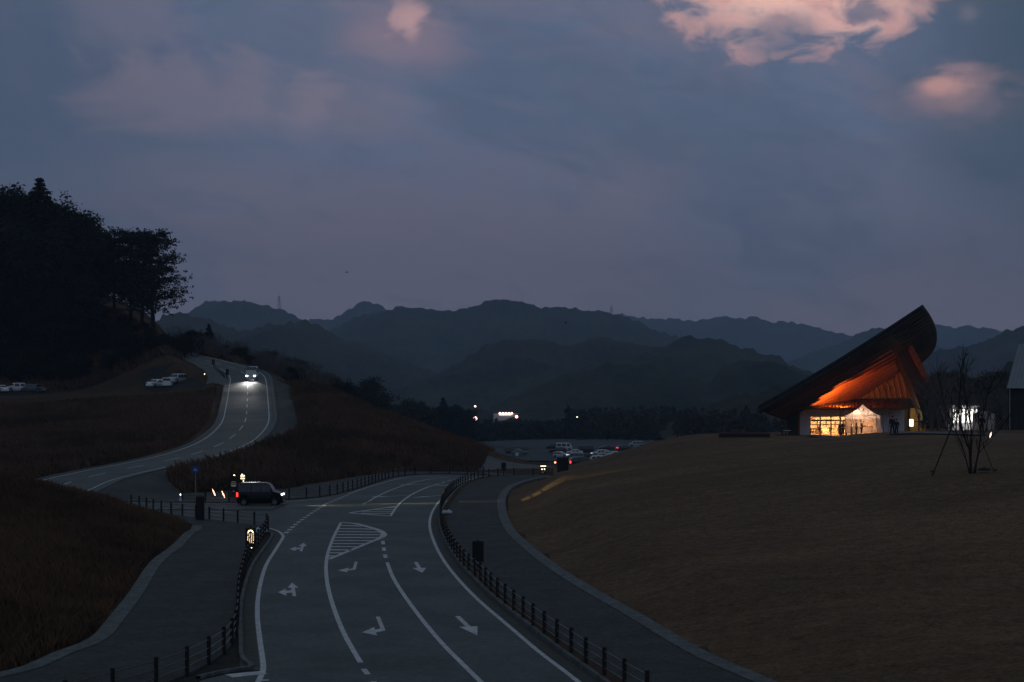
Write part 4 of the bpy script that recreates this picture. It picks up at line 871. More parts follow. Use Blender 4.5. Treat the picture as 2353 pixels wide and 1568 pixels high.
def car(kind, color, loc, heading, label, name=None, group=None, head=0, tail=0, cat='car'):
    L, Wd, Hh, bl, wr, wx, prof, panes, ws = KIND[kind]
    paint = mat('paint_'+color, PCOL[color], .28, .06, 2, spec=.6)
    t = thing(name or kind_name[kind], label, cat, loc, heading, group)
    top = lambda u: float(np.interp(u, [p[0] for p in prof], [p[1] for p in prof]))*Hh
    clear = .17; ar = wr+.05
    def bot(u):
        z = clear+.04*(abs(u-.5) > .47)
        for c_ in wx:
            dx = (u-c_)*L
            if abs(dx) < ar: z = max(z, wr+math.sqrt(ar*ar-dx*dx))
        return z
    def hw(u, z):
        e = max(0, (abs(u-.5)-.40)/.10); k = 1-.16*e*e
        q = z/Hh; k *= (1-.18*((q-bl)/(1-bl))**1.1) if q > bl else 1-.05*((bl-q)/bl)**2
        return Wd/2*k
    us = sorted(set([round(v, 4) for v in np.linspace(0, 1, 47)]+[p[0] for p in prof]+[c_+s*ar/L for c_ in wx for s in (-1, -.8, .8, 1)]))
    rows = []
    for u in us:
        zt = top(u); zb = min(bot(u), zt-.05); B = bl*Hh; x = (u-.5)*L
        zm = [zb, zb+(min(B, zt)-zb)*.5, min(B, zt-.03), max(min(B, zt-.03), zt-.10), zt-.03, zt]
        ins = [1, 1, 1, 1, .93, .80]
        left = [(x, -hw(u, z)*i_, z) for z, i_ in zip(zm, ins)]; rows.append(left+[(p[0], -p[1], p[2]) for p in left[::-1]])
    k = len(rows[0]); vs = [p for r_ in rows for p in r_]
    fs = [(i*k+j, i*k+j+1, (i+1)*k+j+1, (i+1)*k+j) for i in range(len(rows)-1) for j in range(k-1)]+[tuple(range(k-1, -1, -1)), tuple(range((len(rows)-1)*k, len(rows)*k))]
    fs += [((i+1)*k, (i+1)*k+k-1, i*k+k-1, i*k) for i in range(len(rows)-1)]
    b = MB().add(vs, fs).build('body', paint, t, True)
    for a_, c_ in panes:
        for s in (-1, 1):
            mb = MB(); q = np.linspace(a_, c_, 6); lo = [];hi = []
            for u in q:
                zl = bl*Hh+.03; zh = max(zl+.02, top(u)-.13); lo.append(((u-.5)*L, s*(hw(u, zl)+.008), zl)); hi.append(((u-.5)*L, s*(hw(u, zh)+.008), zh))
            n = len(q); mb.add(lo+hi, [(i, i+1, n+i+1, n+i) if s < 0 else (i+1, i, n+i, n+i+1) for i in range(n-1)]).build('side_window', M_glass, t)
    def glass(u0, u1, name):
        mb = MB(); q = np.linspace(u0, u1, 5); vs = []
        for u in q:
            z = top(u); w_ = hw(u, z-.05)*.86; nx_ = .015 if u > .5 else -.015; vs += [((u-.5)*L+nx_, -w_, z+.012), ((u-.5)*L+nx_, w_, z+.012)]
        mb.add(vs, [(2*i, 2*i+2, 2*i+3, 2*i+1) for i in range(4)]).build(name, M_glass, t)
    glass(ws[0]+.008, ws[1]-.008, 'windscreen')
    zr = bl*Hh; rx = [p[0] for p in prof if p[1] >= bl-.02][0]
    if kind == 'sedan': glass(.15, .26, 'rear_window')
    else:
        u1 = float(np.interp(.92, [p[1] for p in prof[:5]], [p[0] for p in prof[:5]])); u0 = float(np.interp(.64, [p[1] for p in prof[:5]], [p[0] for p in prof[:5]])); glass(u0, u1, 'rear_window')
    wmesh = None
    for c_ in wx:
        for s in (-1, 1):
            mb = MB(); cy = s*(Wd/2-.11); n = 16; vs = []
            for (r_, y_) in ((wr*.62, -.10), (wr*.95, -.10), (wr, -.07), (wr, .07), (wr*.95, .10), (wr*.62, .10)):
                for j in range(n): a = 2*PI*j/n; vs.append((r_*math.cos(a), y_, r_*math.sin(a)))
            fs = [(i*n+j, i*n+(j+1) % n, (i+1)*n+(j+1) % n, (i+1)*n+j) for i in range(5) for j in range(n)]
            w_ = mb.add(vs, fs).build('wheel', M_rub, t, True); w_.location = ((c_-.5)*L, cy, wr)
            rm = MB()
            rm.tube([(0, s*.02, 0), (0, s*.085, 0)], wr*.62, 16)
            for j in range(5): a = 2*PI*j/5; rm.box((wr*.3*math.cos(a), s*.09, wr*.3*math.sin(a)), (wr*.55, .02, .05), Matrix.Rotation(-a, 3, 'Y'))
            rm.build('rim', M_chrome, w_)
    zl = bl*Hh*(.80 if kind != 'van' else .78)
    for s in (-1, 1):
        u = .972; MB().box((L/2-.085, s*(Wd/2-.27), zl), (.13, .30, .13)).build('headlight', M_hl if head == 2 else (M_hl2 if head == 1 else M_hloff), t)
        tz = bl*Hh*(.95 if kind not in ('kei',) else .80); MB().box((-L/2+.05, s*(Wd/2-.13), tz), (.13, .18, .30)).build('tail_light', M_tail if tail else M_tailoff, t)
    MB().box((L/2+.0, 0, .36), (.06, Wd*.72, .16)).build('front_bumper', M_rub if kind in ('jeep',) else paint, t)
    MB().box((-L/2-.0, 0, .40), (.06, Wd*.80, .18)).build('rear_bumper', paint, t)
    MB().box((L/2+.034, 0, .40), (.01, .33, .14)).build('number_plate', M_white, t)
    for s in (-1, 1): MB().box(((ws[1]-.5)*L-.05, s*(Wd/2+.09), bl*Hh+.10), (.10, .18, .13)).build('mirror', paint, t)
    return t
kind_name = dict(kei='box_car', van='passenger_van', minivan='minivan', sedan='sedan_car', hatch='hatchback_car', suv='suv_car', jeep='jeep_car')
def beam(parent, x, y, z, e, col, tilt=-3, size=60, blend=.5, yaw=0, r=.05):
    l = bpy.data.lights.new('headlight_beam', 'SPOT'); l.energy = e; l.color = col; l.spot_size = R(size); l.spot_blend = blend; l.shadow_soft_size = r
    o = bpy.data.objects.new('headlight_beam', l); COL.objects.link(o); o.parent = parent; o.location = (x, y, z)
    o.rotation_euler = (R(90+tilt), 0, R(-90+yaw)); return o
kc = car('kei', 'black', (xat(599.5, 118.6), 118.6, .0), 0, 'black box-shaped small car turning right at the junction with its red tail light on', head=1, tail=1)
beam(kc, 1.80, .45, .70, 14000, (1, .86, .45), -.2, 14, .7, 10); beam(kc, 1.80, -.45, .70, 700, (1, .90, .62), -2.0, 50, .8, 5)
d = 273; vx = xat(579.5, d); ih = int(np.argmin((HC[:, 0]-vx)**2+(HC[:, 1]-d)**2)); hd = HC[ih+3]-HC[ih-3]
vn = car('van', 'silver', (vx, d, hz(vx, d)+.06), math.atan2(-1, .02), 'silver passenger van coming down the hill road with both headlights glaring', head=2)
vn.rotation_euler = (0, R(6), math.atan2(-1, .06))
for s in (-.6, .6): beam(vn, 2.55, s, .85, 1500, (1, .96, .90), -4.5, 42, 1.0, 0, .12)
beam(vn, 2.6, 0, .9, 5200, (1, .97, .93), -2.2, 22, 1.0, 0, .12)
for s in (-1, 1):
    MB().lathe([(.02, 0), (.24, .02), (.30, .06), (.30, .12)], 16).build('glare_lens', M_hl, vn).rotation_euler = (0, R(-90), 0)  # glowing disc oversized and stretched tall to stand for headlight glare
    vn.children[-1].location = (2.44, s*.66, .98); vn.children[-1].scale = (2.6, 1.1, 1)
def at(px, py, z=-7.0): p = G(px, py, z); return (p.x, p.y)
GL = 'cars in the gravel car park beyond the lawn'
for kind, colr, px, py, hd, lab, h_, t_ in [
    ('hatch', 'dark', 1180, 1045, 175, 'dark hatchback half hidden behind the teal car at the left of the car park', 0, 0),
    ('sedan', 'teal', 1194, 1047.5, 0, 'blue-grey sedan standing apart at the left end of the car park', 0, 0),
    ('minivan', 'dark', 1274, 1034, 175, 'dark minivan at the back left of the main cluster', 0, 0),
    ('van', 'white', 1296, 1036.5, 5, 'white van beside the dark minivan at the back left', 0, 0),
    ('suv', 'dark', 1282, 1043.5, 178, 'dark low car directly in front of the white van', 0, 0),
    ('hatch', 'white', 1289, 1053, -28, 'white hatchback with its headlamps shining behind the large black board', 1, 0),
    ('sedan', 'white', 1320, 1047, 180, 'white sedan just right of the hatchback with shining lamps', 0, 0),
    ('minivan', 'teal', 1320, 1059, 178, 'grey-green minivan in the front row behind the white sedan', 0, 0),
    ('hatch', 'red', 1344, 1057, 175, 'dark red hatchback between the grey-green minivan and the white wagon', 0, 0),
    ('van', 'dark', 1344, 1043, 180, 'large dark van in the back row', 0, 0),
    ('suv', 'white', 1379, 1050, 188, 'white sport utility car with one bright headlamp', 1, 0),
    ('minivan', 'white', 1369, 1066, 186, 'white wagon nearest the lawn in the front row', 0, 0),
    ('sedan', 'dark', 1393, 1036.5, 185, 'dark sedan in the back row between the dark van and the tail lamp', 0, 0),
    ('sedan', 'silver', 1396, 1051, 190, 'silver sedan squeezed between the two white cars', 0, 0),
    ('sedan', 'white', 1412, 1052, 192, 'white sedan at the right, half above the lawn edge', 0, 0),
    ('suv', 'dark', 1436, 1038, 10, 'dark sport utility car with a red tail lamp at the back right', 0, 1),
    ('sedan', 'white', 1444, 1048, 192, 'white car of which only the roof shows over the lawn', 0, 0),
    ('minivan', 'silver', 1462, 1028, 182, 'silver minivan furthest right and furthest back', 0, 0),
    ('sedan', 'grey', 1465, 1038, 185, 'grey sedan in front of the furthest silver minivan, low behind the lawn', 0, 0)]:
    x, y = at(px, py); car(kind, colr, (x, y, -6.86), R(hd), lab, group=GL, head=h_, tail=t_)
# cars on the low road
for kind, colr, px, d, hd, lab, h_, t_ in [('hatch', 'dark', 1163, 262, 0, 'dark car on the low road with its headlamps lighting the ground ahead', 1, 0), ('hatch', 'dark', 1341, 200, 15, 'dark car with a red tail lamp showing just behind the lawn tip', 0, 1)]:
    x = xat(px, d); c_ = car(kind, colr, (x, d, hz(x, d)+.14), R(hd), lab, head=h_, tail=t_)
    if h_: beam(c_, 2.1, .4, .7, 14000, (1, .55, .28), -5, 60, .8)
GS = 'cars parked on the shelf above the left bank'
for kind, colr, px, d, hd, lab in [('sedan', 'white', 4, 302, -55, 'white car cut by the left frame edge on the shelf'), ('jeep', 'white', 36, 303, 215, 'white boxy jeep second from the left on the shelf'), ('hatch', 'grey', 81, 300, -20, 'grey hatchback right of the white jeep on the shelf'),
                                   ('hatch', 'white', 357, 284, 250, 'white car half hidden by the bank, leftmost of the three near the hill road'), ('suv', 'white', 384, 282, 100, 'white car seen from behind, middle of the three near the hill road'), ('minivan', 'silver', 407, 288, 255, 'silver minivan, rightmost of the three near the hill road')]:
    x = xat(px, d); car(kind, colr, (x, d, hz(x, d)+.1), R(hd), lab, group=GS)
# ------------------------------------------------------------------ car park poles and lamps
for px, y0, y1, d, lab in [(1175.6, 1043, 1059.6, 330, 'thin pole left of the round-headed pole at the car park edge'), (1225.3, 1043, 1062, 330, 'thin pole between the round-headed pole and the black board'), (1264.4, 1043, 1065, 330, 'thin pole just left of the large black board')]:
    x = xat(px, d); z = hz(x, d); t = thing('slim_pole', lab, 'pole', (x, d, z)); h_ = topz(0, y0, d)-z
    MB().tube([(0, 0, 0), (0, 0, h_)], .045, 6).build('shaft', M_metal, t); MB().lathe([(.06, 0), (.06, .08), (.03, .12)], 8, (0, 0, h_)).build('cap', M_metal, t)
d = 270; x = xat(1187.8, d); z = hz(x, d); t = thing('street_mirror', 'pale pole with a small round head standing on the low road', 'pole', (x, d, z)); h_ = topz(0, 1044, d)-z
MB().tube([(0, 0, 0), (0, 0, h_)], .05, 8).build('shaft', M_metal, t); MB().tube([(0, -.08, h_), (0, .02, h_)], .32, 14).build('round_head', M_white, t)
# small lit board at the end of the fence
t, w, zb, zt, th = panel('lit_board', 'small black board with two glowing round lamps near the lawn tip', 1242, 1254.6, 1071, 1092, 1095, z=0, d=164, th=.08)
for s in (-1, 1): MB().tube([(s*.13, -.045, zt-.33), (s*.13, -.07, zt-.33)], .075, 12).build('round_lamp', emis('board_lamp', (1, .88, .6), 3), t)
MB().box((0, -.05, zt-.02), (.56, .02, .05)).build('strip_light', M_warm, t)
mb = MB(); glyphs(mb, -.2, .2, zt-.75, zt-.5, 3, 2, -.048, 8, .8); mb.build('lettering', M_textw, t)
for px, py, d, r, m, lab in [(1275.7, 1063, 200, .11, 'r', 'orange-red signal lamp on a thin post left of the large black board')]:
    x = xat(px, d); z = hz(x, d); t = thing('signal_lamp', lab, 'lamp', (x, d, z)); h_ = topz(0, py, d)-z
    MB().tube([(0, 0, 0), (0, 0, h_-.05)], .03, 6).build('post', M_post, t); MB().lathe([(.02, -.12), (.11, -.06), (.12, .04), (.02, .12)], 10, (0, 0, h_)).build('lamp_head', emis('signal_red', (1, .16, .07), 6), t)
# low glowing marker on the bank by the side road
d = 272; x = xat(470, d); t = thing('marker_lamp', 'tiny orange lamp on a stake on the bank beside the side road', 'lamp', (x, d, hz(x, d)))
h_ = topz(0, 860, d)-t.location.z; MB().tube([(0, 0, 0), (0, 0, h_)], .03, 6).build('stake', M_post, t); MB().lathe([(.02, -.08), (.09, 0), (.02, .1)], 8, (0, 0, h_)).build('bulb', M_warm, t)
# edging stones of the hill pavement
st = None; random.seed(9)
ed = catmull([tuple(p) for p in EDGE[8:60]], .5)
s_ = np.r_[0, np.cumsum(np.linalg.norm(np.diff(ed, axis=0), axis=1))]
for i in range(34):
    q = 4+i*1.75+random.uniform(-.4, .4); x = float(np.interp(q, s_, ed[:, 0])); y = float(np.interp(q, s_, ed[:, 1]))
    if st is None:
        bm = bmesh.new(); bmesh.ops.create_icosphere(bm, subdivisions=2, radius=.24)
        for v in bm.verts: v.co *= random.uniform(.8, 1.15); v.co.z *= .6
        me = bpy.data.meshes.new('edging_stone'); bm.to_mesh(me); bm.free(); st = link('edging_stone', me, M_gut); o = st
    else: o = st.copy(); COL.objects.link(o)
    o.location = (x, y, hz(x, y)+.16); o.rotation_euler = (0, 0, random.uniform(0, 6)); k = random.uniform(.7, 1.5); o.scale = (k, k, k)
    tag(o, 'rough grey stone edging the pavement right of the hill road', 'stone', 'edging stones along the hill pavement')
# ------------------------------------------------------------------ pylons, birds, village
def tower(px, pyt, pyb, d, lab):
    x = xat(px, d); zb = topz(0, pyb, d)-6; h = topz(0, pyt, d)-zb; t = thing('power_pylon', lab, 'pylon', (x, d, zb)); mb = MB(); b0 = h*.09; rr = .22
    def hwid(z): return b0*(1-z/h)**.8+.5
    zs = np.linspace(0, h*.97, 9)
    for sx in (-1, 1):
        for sy in (-1, 1): mb.tube([(sx*hwid(z), sy*hwid(z), z) for z in zs], rr, 4)
    for a, b in zip(zs, zs[1:]):
        for s in (-1, 1): mb.tube([(-hwid(a), s*hwid(a), a), (hwid(b), s*hwid(b), b)], rr*.6, 3); mb.tube([(hwid(a), s*hwid(a), a), (-hwid(b), s*hwid(b), b)], rr*.6, 3)
    mb.build('lattice', M_post, t); mb = MB()
    for q in (.66, .79, .91): mb.tube([(-h*.12, 0, h*q), (0, 0, h*q+1), (h*.12, 0, h*q)], rr, 4)
    mb.build('cross_arm', M_post, t)
tower(641.5, 679, 712, 3600, 'lattice power pylon standing clearly on the left mountain ridge')
tower(1405, 703, 726, 3000, 'faint power pylon on the middle mountain ridge')
def bird(px, py, d, lab, s):
    x = xat(px, d); z = topz(0, py, d); o = thing('bird', lab, 'bird', (x, d, z), R(20)); 
    b = MB().tube([(-.30, 0, -.02), (-.12, 0, 0), (.1, 0, .02), (.24, 0, .05), (.34, 0, .03)], [.02, .07, .08, .05, .015], 8).build('body', M_cloth, o, True)
    for q in (-1, 1):
        MB().slab([(-.08, 0, .03), (.12, 0, .03), (.08, q*.35, .16*s+.03), (.0, q*.75, .06*s), (-.10, q*.38, .12*s)], .012).build('wing', M_cloth, o)
    o.scale = (1.1, 1.1, 1.1)
bird(797, 626, 300, 'small dark bird flying alone in the middle of the sky', .5)
bird(1300, 743, 420, 'small dark bird flying in front of the middle mountain ridge', 2.2)
# village: long lit building and scattered lamps
d = 900; t = thing('lit_building', 'long low building glowing brightly in the valley', 'building', (xat(1163, d), d, -9)); s_ = F/d
w_ = 34/s_; zz0 = topz(0, 957, d)+9; h_ = topz(0, 950, d)+9
MB().box((0, 5, h_/2), (w_+6, 9, h_)).build('wall', M_white, t); MB().add([(-w_/2-4, .3, h_), (w_/2+4, .3, h_), (w_/2+4, 10, h_), (-w_/2-4, 10, h_), (-w_/2-2, 5, h_+2), (w_/2+2, 5, h_+2)], [(0, 1, 5, 4), (2, 3, 4, 5), (1, 2, 5), (3, 0, 4)]).build('roof', M_roofm, t)
MB().box((-.5, .42, zz0+.8), (w_*.78, .1, .8)).build('lit_frontage', emis('frontage_glow', (1, .74, .55), .9), t)
for k in range(5): MB().tube([(-w_*.42+k*w_*.2, .2, h_+.0), (-w_*.42+k*w_*.2, -.1, h_+.0)], .55, 10).build('flood_lamp', emis('flood_glow', (1, .55, .50), 5), t)
for px, py, d, r, col, lab in [(1092, 962, 820, .95, (1, .45, .48), 'large pinkish street lamp in the valley left of the lit building'), (1092, 934, 900, .45, (1, .9, .7), 'small lone lamp high above the pinkish street lamp'), (1187, 958, 860, .7, (1, .5, .45), 'reddish lamp at the right end of the lit building'), (1218, 975, 800, .5, (1, .95, .75), 'small pale lamp right of and below the lit building'),
                               (1324, 960, 850, .75, (1, .66, .45), 'orange lamp standing alone in the valley far right of the lit building'), (1497, 1027, 420, .25, (1, .9, .7), 'tiny pale lamp just above the lawn edge behind the car park'), (1106, 1053-.5, 300, .12, (.8, .85, .9), 'tiny pair-like pale reflector on the brown slope by the car park')]:
    x = xat(px, d); z = hz(x, d) if d < 690 else -9; h_ = topz(0, py, d)-z; t = thing('street_lamp', lab, 'lamp', (x, d, z))
    MB().tube([(0, 0, 0), (0, 0, max(h_, .4))], .09 if d > 500 else .04, 6).build('pole', M_post, t); MB().lathe([(r*.3, -r), (r, -r*.4), (r, r*.4), (r*.3, r)], 10, (0, 0, max(h_, .4))).build('lamp_head', emis('village_glow_%d' % int(px), col, 8 if d > 500 else 2), t)

# ------------------------------------------------------------------ market hall with the great tilted roof
def wbox(mb, x0, y0, x1, y1, d, th, extra=0):
    a = W(x0, y1, d); b = W(x1, y0, d); return mb.box(((a.x+b.x)/2, d+th/2, (a.z+b.z)/2), (b.x-a.x, th, b.z-a.z))
DB = 220.0; base = W(1838, 1006, DB); ZB = 2.55
hall = thing('market_hall', 'low white hall with warm lit windows under one huge tilted timber roof', 'building', (base.x, DB, ZB))
def hb(mb, name, m, smooth=False): return mb.build(name, m, hall, smooth, world=True)
wl = MB(); wbox(wl, 1838, 940, 1861, 1008, DB, .3); wbox(wl, 1861, 940, 1990, 956.5, DB, .3); wbox(wl, 1990, 940, 2078, 1008, DB, .3); hb(wl, 'front_wall', M_white)
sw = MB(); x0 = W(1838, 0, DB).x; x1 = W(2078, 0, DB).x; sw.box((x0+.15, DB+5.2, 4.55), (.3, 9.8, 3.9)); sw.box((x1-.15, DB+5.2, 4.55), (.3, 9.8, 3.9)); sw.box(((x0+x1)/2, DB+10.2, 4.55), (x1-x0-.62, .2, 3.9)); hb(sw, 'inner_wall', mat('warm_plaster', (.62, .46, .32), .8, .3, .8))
hb(MB().box(((x0+x1)/2, DB+5.2, ZB-.05), (x1-x0+14, 14, .16)), 'floor', M_floor)
hb(MB().box(((x0+x1)/2, DB+5.25, 6.40), (x1-x0-.7, 9.6, .12)), 'ceiling', M_floor)
# window wall: mullions, transom, panes
mu = MB()
for px in (1861.5, 1885, 1909.5, 1932, 1943, 1966, 1989): wbox(mu, px-1.3, 956.5, px+1.3, 1006, DB+.05, .18)
wbox(mu, 1861, 964.6, 1990, 968, DB+.03, .22); wbox(mu, 1861, 956.5, 1990, 958.3, DB+.03, .22); o = hb(mu, 'window_frame', M_wood2)
for a, b in ((1862.8, 1883.7), (1886.3, 1908.2), (1910.8, 1930.7), (1944.3, 1964.7)):
    hb(wbox(MB(), a, 968, b, 1005, DB+.12, .02), 'window_pane', M_pane); hb(wbox(MB(), a, 958.3, b, 964.6, DB+.12, .02), 'transom_pane', M_pane)
# interior fittings
ft = MB()
r = random.Random(4)
for k in range(9):
    px = 1866+k*13; d = DB+r.uniform(3, 7); hh = r.uniform(.8, 1.2); a = W(px, 0, d).x; ft.box((a, d, ZB+hh/2), (r.uniform(.7, 1.3), .6, hh))
    for q in range(5): ft.box((a+r.uniform(-.4, .4), d, ZB+hh+.12), (.16, .16, r.uniform(.15, .35)))
hb(ft, 'display_counter', mat('counter_goods', (.30, .14, .06), .7, 0, 2, col2=(.55, .40, .25)))
sf = MB()
for k in range(6):
    a = W(1868+k*20, 0, DB+9.9).x
    for q in range(4): sf.box((a, DB+9.8, ZB+.5+q*.6), (1.2, .3, .06))
    sf.box((a-.6, DB+9.8, ZB+1.2), (.05, .3, 2.4))
hb(sf, 'wall_shelf', M_wood2)
lm = MB()
for k in range(5): a = W(1872+k*25, 0, DB+4).x; lm.box((a, DB+4, 6.28), (1.0, .2, .06))
hb(lm, 'ceiling_lamp', emis('hall_lamp', (1, .66, .34), 9))
def plight(name, loc, e, col, r=.3, parent=None):
    l = bpy.data.lights.new(name, 'POINT'); l.energy = e; l.color = col; l.shadow_soft_size = r; o = bpy.data.objects.new(name, l); COL.objects.link(o); o.location = loc
    if parent: o.parent = parent; o.location = Vector(loc)-parent.location
    return o
WARM = (1, .60, .28)
for px in (1872, 1897, 1922, 1950): plight('room_light', (W(px, 0, DB+4).x, DB+4, 5.9), 1500, WARM, .4, hall)
# lean-to eave above the wall
ev = MB(); q0 = W(1832, 940, DB-3.4); q1 = W(2084, 941, DB-3.4); q2 = W(2060, 921, DB+11); q3 = W(1858, 921, DB+11)
z0 = 6.56; ev.slab([(q0.x, q0.y, z0), (q1.x, q1.y, z0), (q2.x, q2.y, 7.75), (q3.x, q3.y, 7.75)], .14); hb(ev, 'lean_to_roof', M_wood2)
bt = MB(); n = 30
for k in range(n):
    a = Vector((q0.x, q0.y, z0+.03)).lerp(Vector((q1.x, q1.y, z0+.03)), (k+.5)/n); b = Vector((q3.x, q3.y, 7.78)).lerp(Vector((q2.x, q2.y, 7.78)), (k+.5)/n); bt.tube([a, b], .06, 4)
hb(bt, 'roof_batten', M_wood2)
# great roof: ruled surface between the left end and the curved right end
Lc = [W(1742, 933, 210), W(1765, 946, 214), W(1800, 958, 220), W(1836, 968, 226)]
Rc = [W(2120, 700, 212), W(2136, 722, 216), W(2148, 746, 221), W(2153, 768, 227), (W(2150, 790, 232)), W(2138, 810, 237), W(2113, 832, 242)]
Lc = catmull([tuple(p) for p in Lc], .5); Rc = catmull([tuple(p) for p in Rc], .5)
def rs(P, n):
    s = np.r_[0, np.cumsum(np.linalg.norm(np.diff(P, axis=0), axis=1))]; t = np.linspace(0, s[-1], n); return np.stack([np.interp(t, s, P[:, i]) for i in range(3)], 1)
NV = 24; NU = 30; Lc = rs(Lc, NV); Rc = rs(Rc, NV)
def P(u, v): # u along length 0..1, v index float
    i = min(int(v*(NV-1)), NV-2); f = v*(NV-1)-i
    a = Lc[i]*(1-f)+Lc[i+1]*f; b = Rc[i]*(1-f)+Rc[i+1]*f; sag = math.sin(PI*u)*(.5 if True else 0)
    return Vector(a*(1-u)+b*u)+Vector((0, 0, -sag*.6))
def sheet(off0, off1, u0=0., u1=1., v0=0., v1=1., nu=NU, nv=NV):
    vs = []
    for o_ in (off0, off1):
        for i in range(nu+1):
            for j in range(nv): vs.append(P(u0+(u1-u0)*i/nu, v0+(v1-v0)*j/(nv-1))+Vector((0, 0, o_)))
    N = (nu+1)*nv; fs = []
    for i in range(nu):
        for j in range(nv-1):
            a = i*nv+j; fs.append((a, a+nv, a+nv+1, a+1)); fs.append((N+a, N+a+1, N+a+nv+1, N+a+nv))
    for i in range(nu):
        for j in (0, nv-1): a = i*nv+j; fs.append((a, N+a, N+a+nv, a+nv) if j == 0 else (a, a+nv, N+a+nv, N+a))
    for j in range(nv-1):
        a = j; fs.append((a, a+1, N+a+1, N+a)); a = nu*nv+j; fs.append((a, N+a, N+a+1, a+1))
    return MB().add(vs, fs)
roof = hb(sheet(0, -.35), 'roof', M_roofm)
hb(sheet(-.353, -.50, .02, .74, .20, .97), 'ceiling_boards', M_wood); hb(sheet(-.353, -.46, .742, .985, .05, .97), 'tip_boards', M_roofm); hb(sheet(-.353, -.52, .02, .741, .04, .197), 'outer_soffit', M_roofm)  # outer strip and tip coloured dark to stand for the unlit underside
fa = MB()           # deep dark edge beam along the front and round the tip
fa.tube([P(u, .012)+Vector((0, .15, -.62)) for u in np.linspace(0.0, .995, 20)], .42, 4)
hb(fa, 'edge_beam', M_roofm)
for k in range(10):
    v = .215+k*.08; mb = MB(); us_ = np.linspace(.04, .74, 16); vs = []
    for u in us_:
        p = P(u, v); q = P(u, min(.999, v+.012))
        vs += [p+Vector((0, 0, -.50)), q+Vector((0, 0, -.50)), q+Vector((0, 0, -.85)), p+Vector((0, 0, -.85))]
    fs = [(i*4+j, i*4+(j+1) % 4, (i+1)*4+(j+1) % 4, (i+1)*4+j) for i in range(15) for j in range(4)]; hb(mb.add(vs, fs), 'rafter', mat('rafter_timber', (.10, .032, .010), .7, .3, 4))
for k in range(22):      # short cross ribs at the raised tip
    v = .05+k*.042; hb(MB().tube([P(.80, v)+Vector((0, 0, -.78)), P(.99, v)+Vector((0, 0, -.45))], .10, 4), 'tip_rib', M_roofm)
# folded leg that comes down to the ground on the right
def poly_slab(mb, px, d0, d1):
    a = [W(x, y, d0) for x, y in px]; b = [Vector((p.x, d1, p.z)) for p in a]; n = len(a)
    tri = tessellate_polygon([[Vector((p.x, p.z, 0)) for p in a]]); vs = a+b
    fs = [tuple(t) for t in tri]+[tuple(i+n for i in reversed(t)) for t in tri]+[(i, (i+1) % n, (i+1) % n+n, i+n) for i in range(n)]
    return mb.add(vs, fs)
hb(poly_slab(MB(), [(2058, 800), (2078, 778), (2096, 800), (2122, 850), (2150, 910), (2176, 985), (2128, 985), (2112, 930), (2094, 880), (2072, 840)], 221.5, 224.5), 'roof_leg', M_roofm)
hb(poly_slab(MB(), [(2082, 780), (2096, 792), (2124, 846), (2148, 898), (2143, 902), (2118, 862), (2094, 815)], 221.0, 221.49), 'leg_lit_strip', M_wood)  # added plank whose orange timber colour stands for warm light on the leg
# slatted timber wall closing the rear under the roof
hb(poly_slab(MB(), [(1905, 940), (1990, 888), (2060, 850), (2108, 842), (2130, 900), (2140, 985), (2082, 985), (2076, 935)], 234, 234.3), 'slat_wall', M_wood2)
sl_ = MB()
for k in range(15):
    x = 1948+k*12.0; yt = np.interp(x, [1905, 1990, 2060, 2108, 2140], [938, 892, 856, 850, 900]); sl_.tube([W(x-9, yt+4, 233.6), W(x-1, (yt+928)/2, 233.5), W(x+5, 934, 233.4)], .07, 4)
hb(sl_, 'curved_batten', mat('pale_batten', (.22, .15, .10), .6, .3, 4))
cl = MB(); wbox(cl, 1810, 938, 1833, 1006, DB-1.0, 2.0); hb(cl, 'dark_column', M_roofm); cl = MB(); wbox(cl, 1833.3, 938, 1837.5, 1006, DB-.6, 1.2); hb(cl, 'column_lit_edge', M_wood)  # narrow orange timber strip stands for the dark column's lit edge
yw = MB(); wbox(yw, 2092, 938, 2150, 992, DB+6, .3); hb(yw, 'porch_wall', mat('ochre_wall', (.42, .30, .12), .8, .25, 1.5))
yc = MB(); wbox(yc, 2079, 938, 2086, 1000, DB+1.0, .8); hb(yc, 'porch_column', mat('ochre_wall', ()))
hb(wbox(MB(), 2091, 964, 2098.5, 980, DB+3, .3), 'lit_box', emis('paper_lamp', (1, .80, .50), 3.2))
plight('porch_light', (W(2092, 0, DB+2).x, DB+2.2, 5.6), 120, (1, .68, .30), .3, hall)
lb = MB(); 
for px_ in (1938, 2000): a = W(px_, 0, 217.8).x; lb.box((a, 217.8, 6.87), (.3, .25, .2)); hb(lb, 'uplight_housing', M_black)
def spot_l(name, loc, target, e, col, size, r, parent, blend=.4):
    l = bpy.data.lights.new(name, 'SPOT'); l.energy = e; l.color = col; l.spot_size = R(size); l.spot_blend = blend; l.shadow_soft_size = r
    o = bpy.data.objects.new(name, l); COL.objects.link(o); o.parent = parent; o.location = Vector(loc)-parent.location
    o.rotation_euler = (Vector(target)-Vector(loc)).to_track_quat('-Z', 'Y').to_euler(); return o
UP = (1, .26, .035)
tgt = P(.55, .55); 
spot_l('uplight_lamp', (W(1940, 0, 217.8).x, 217.8, 7.1), tuple(W(1905, 893, 224)), 6000, UP, 112, .15, hall, .25)
spot_l('uplight_lamp', (W(2000, 0, 217.8).x, 217.8, 7.1), tuple(W(2030, 850, 224)), 900, (1, .22, .04), 120, .15, hall, .9)
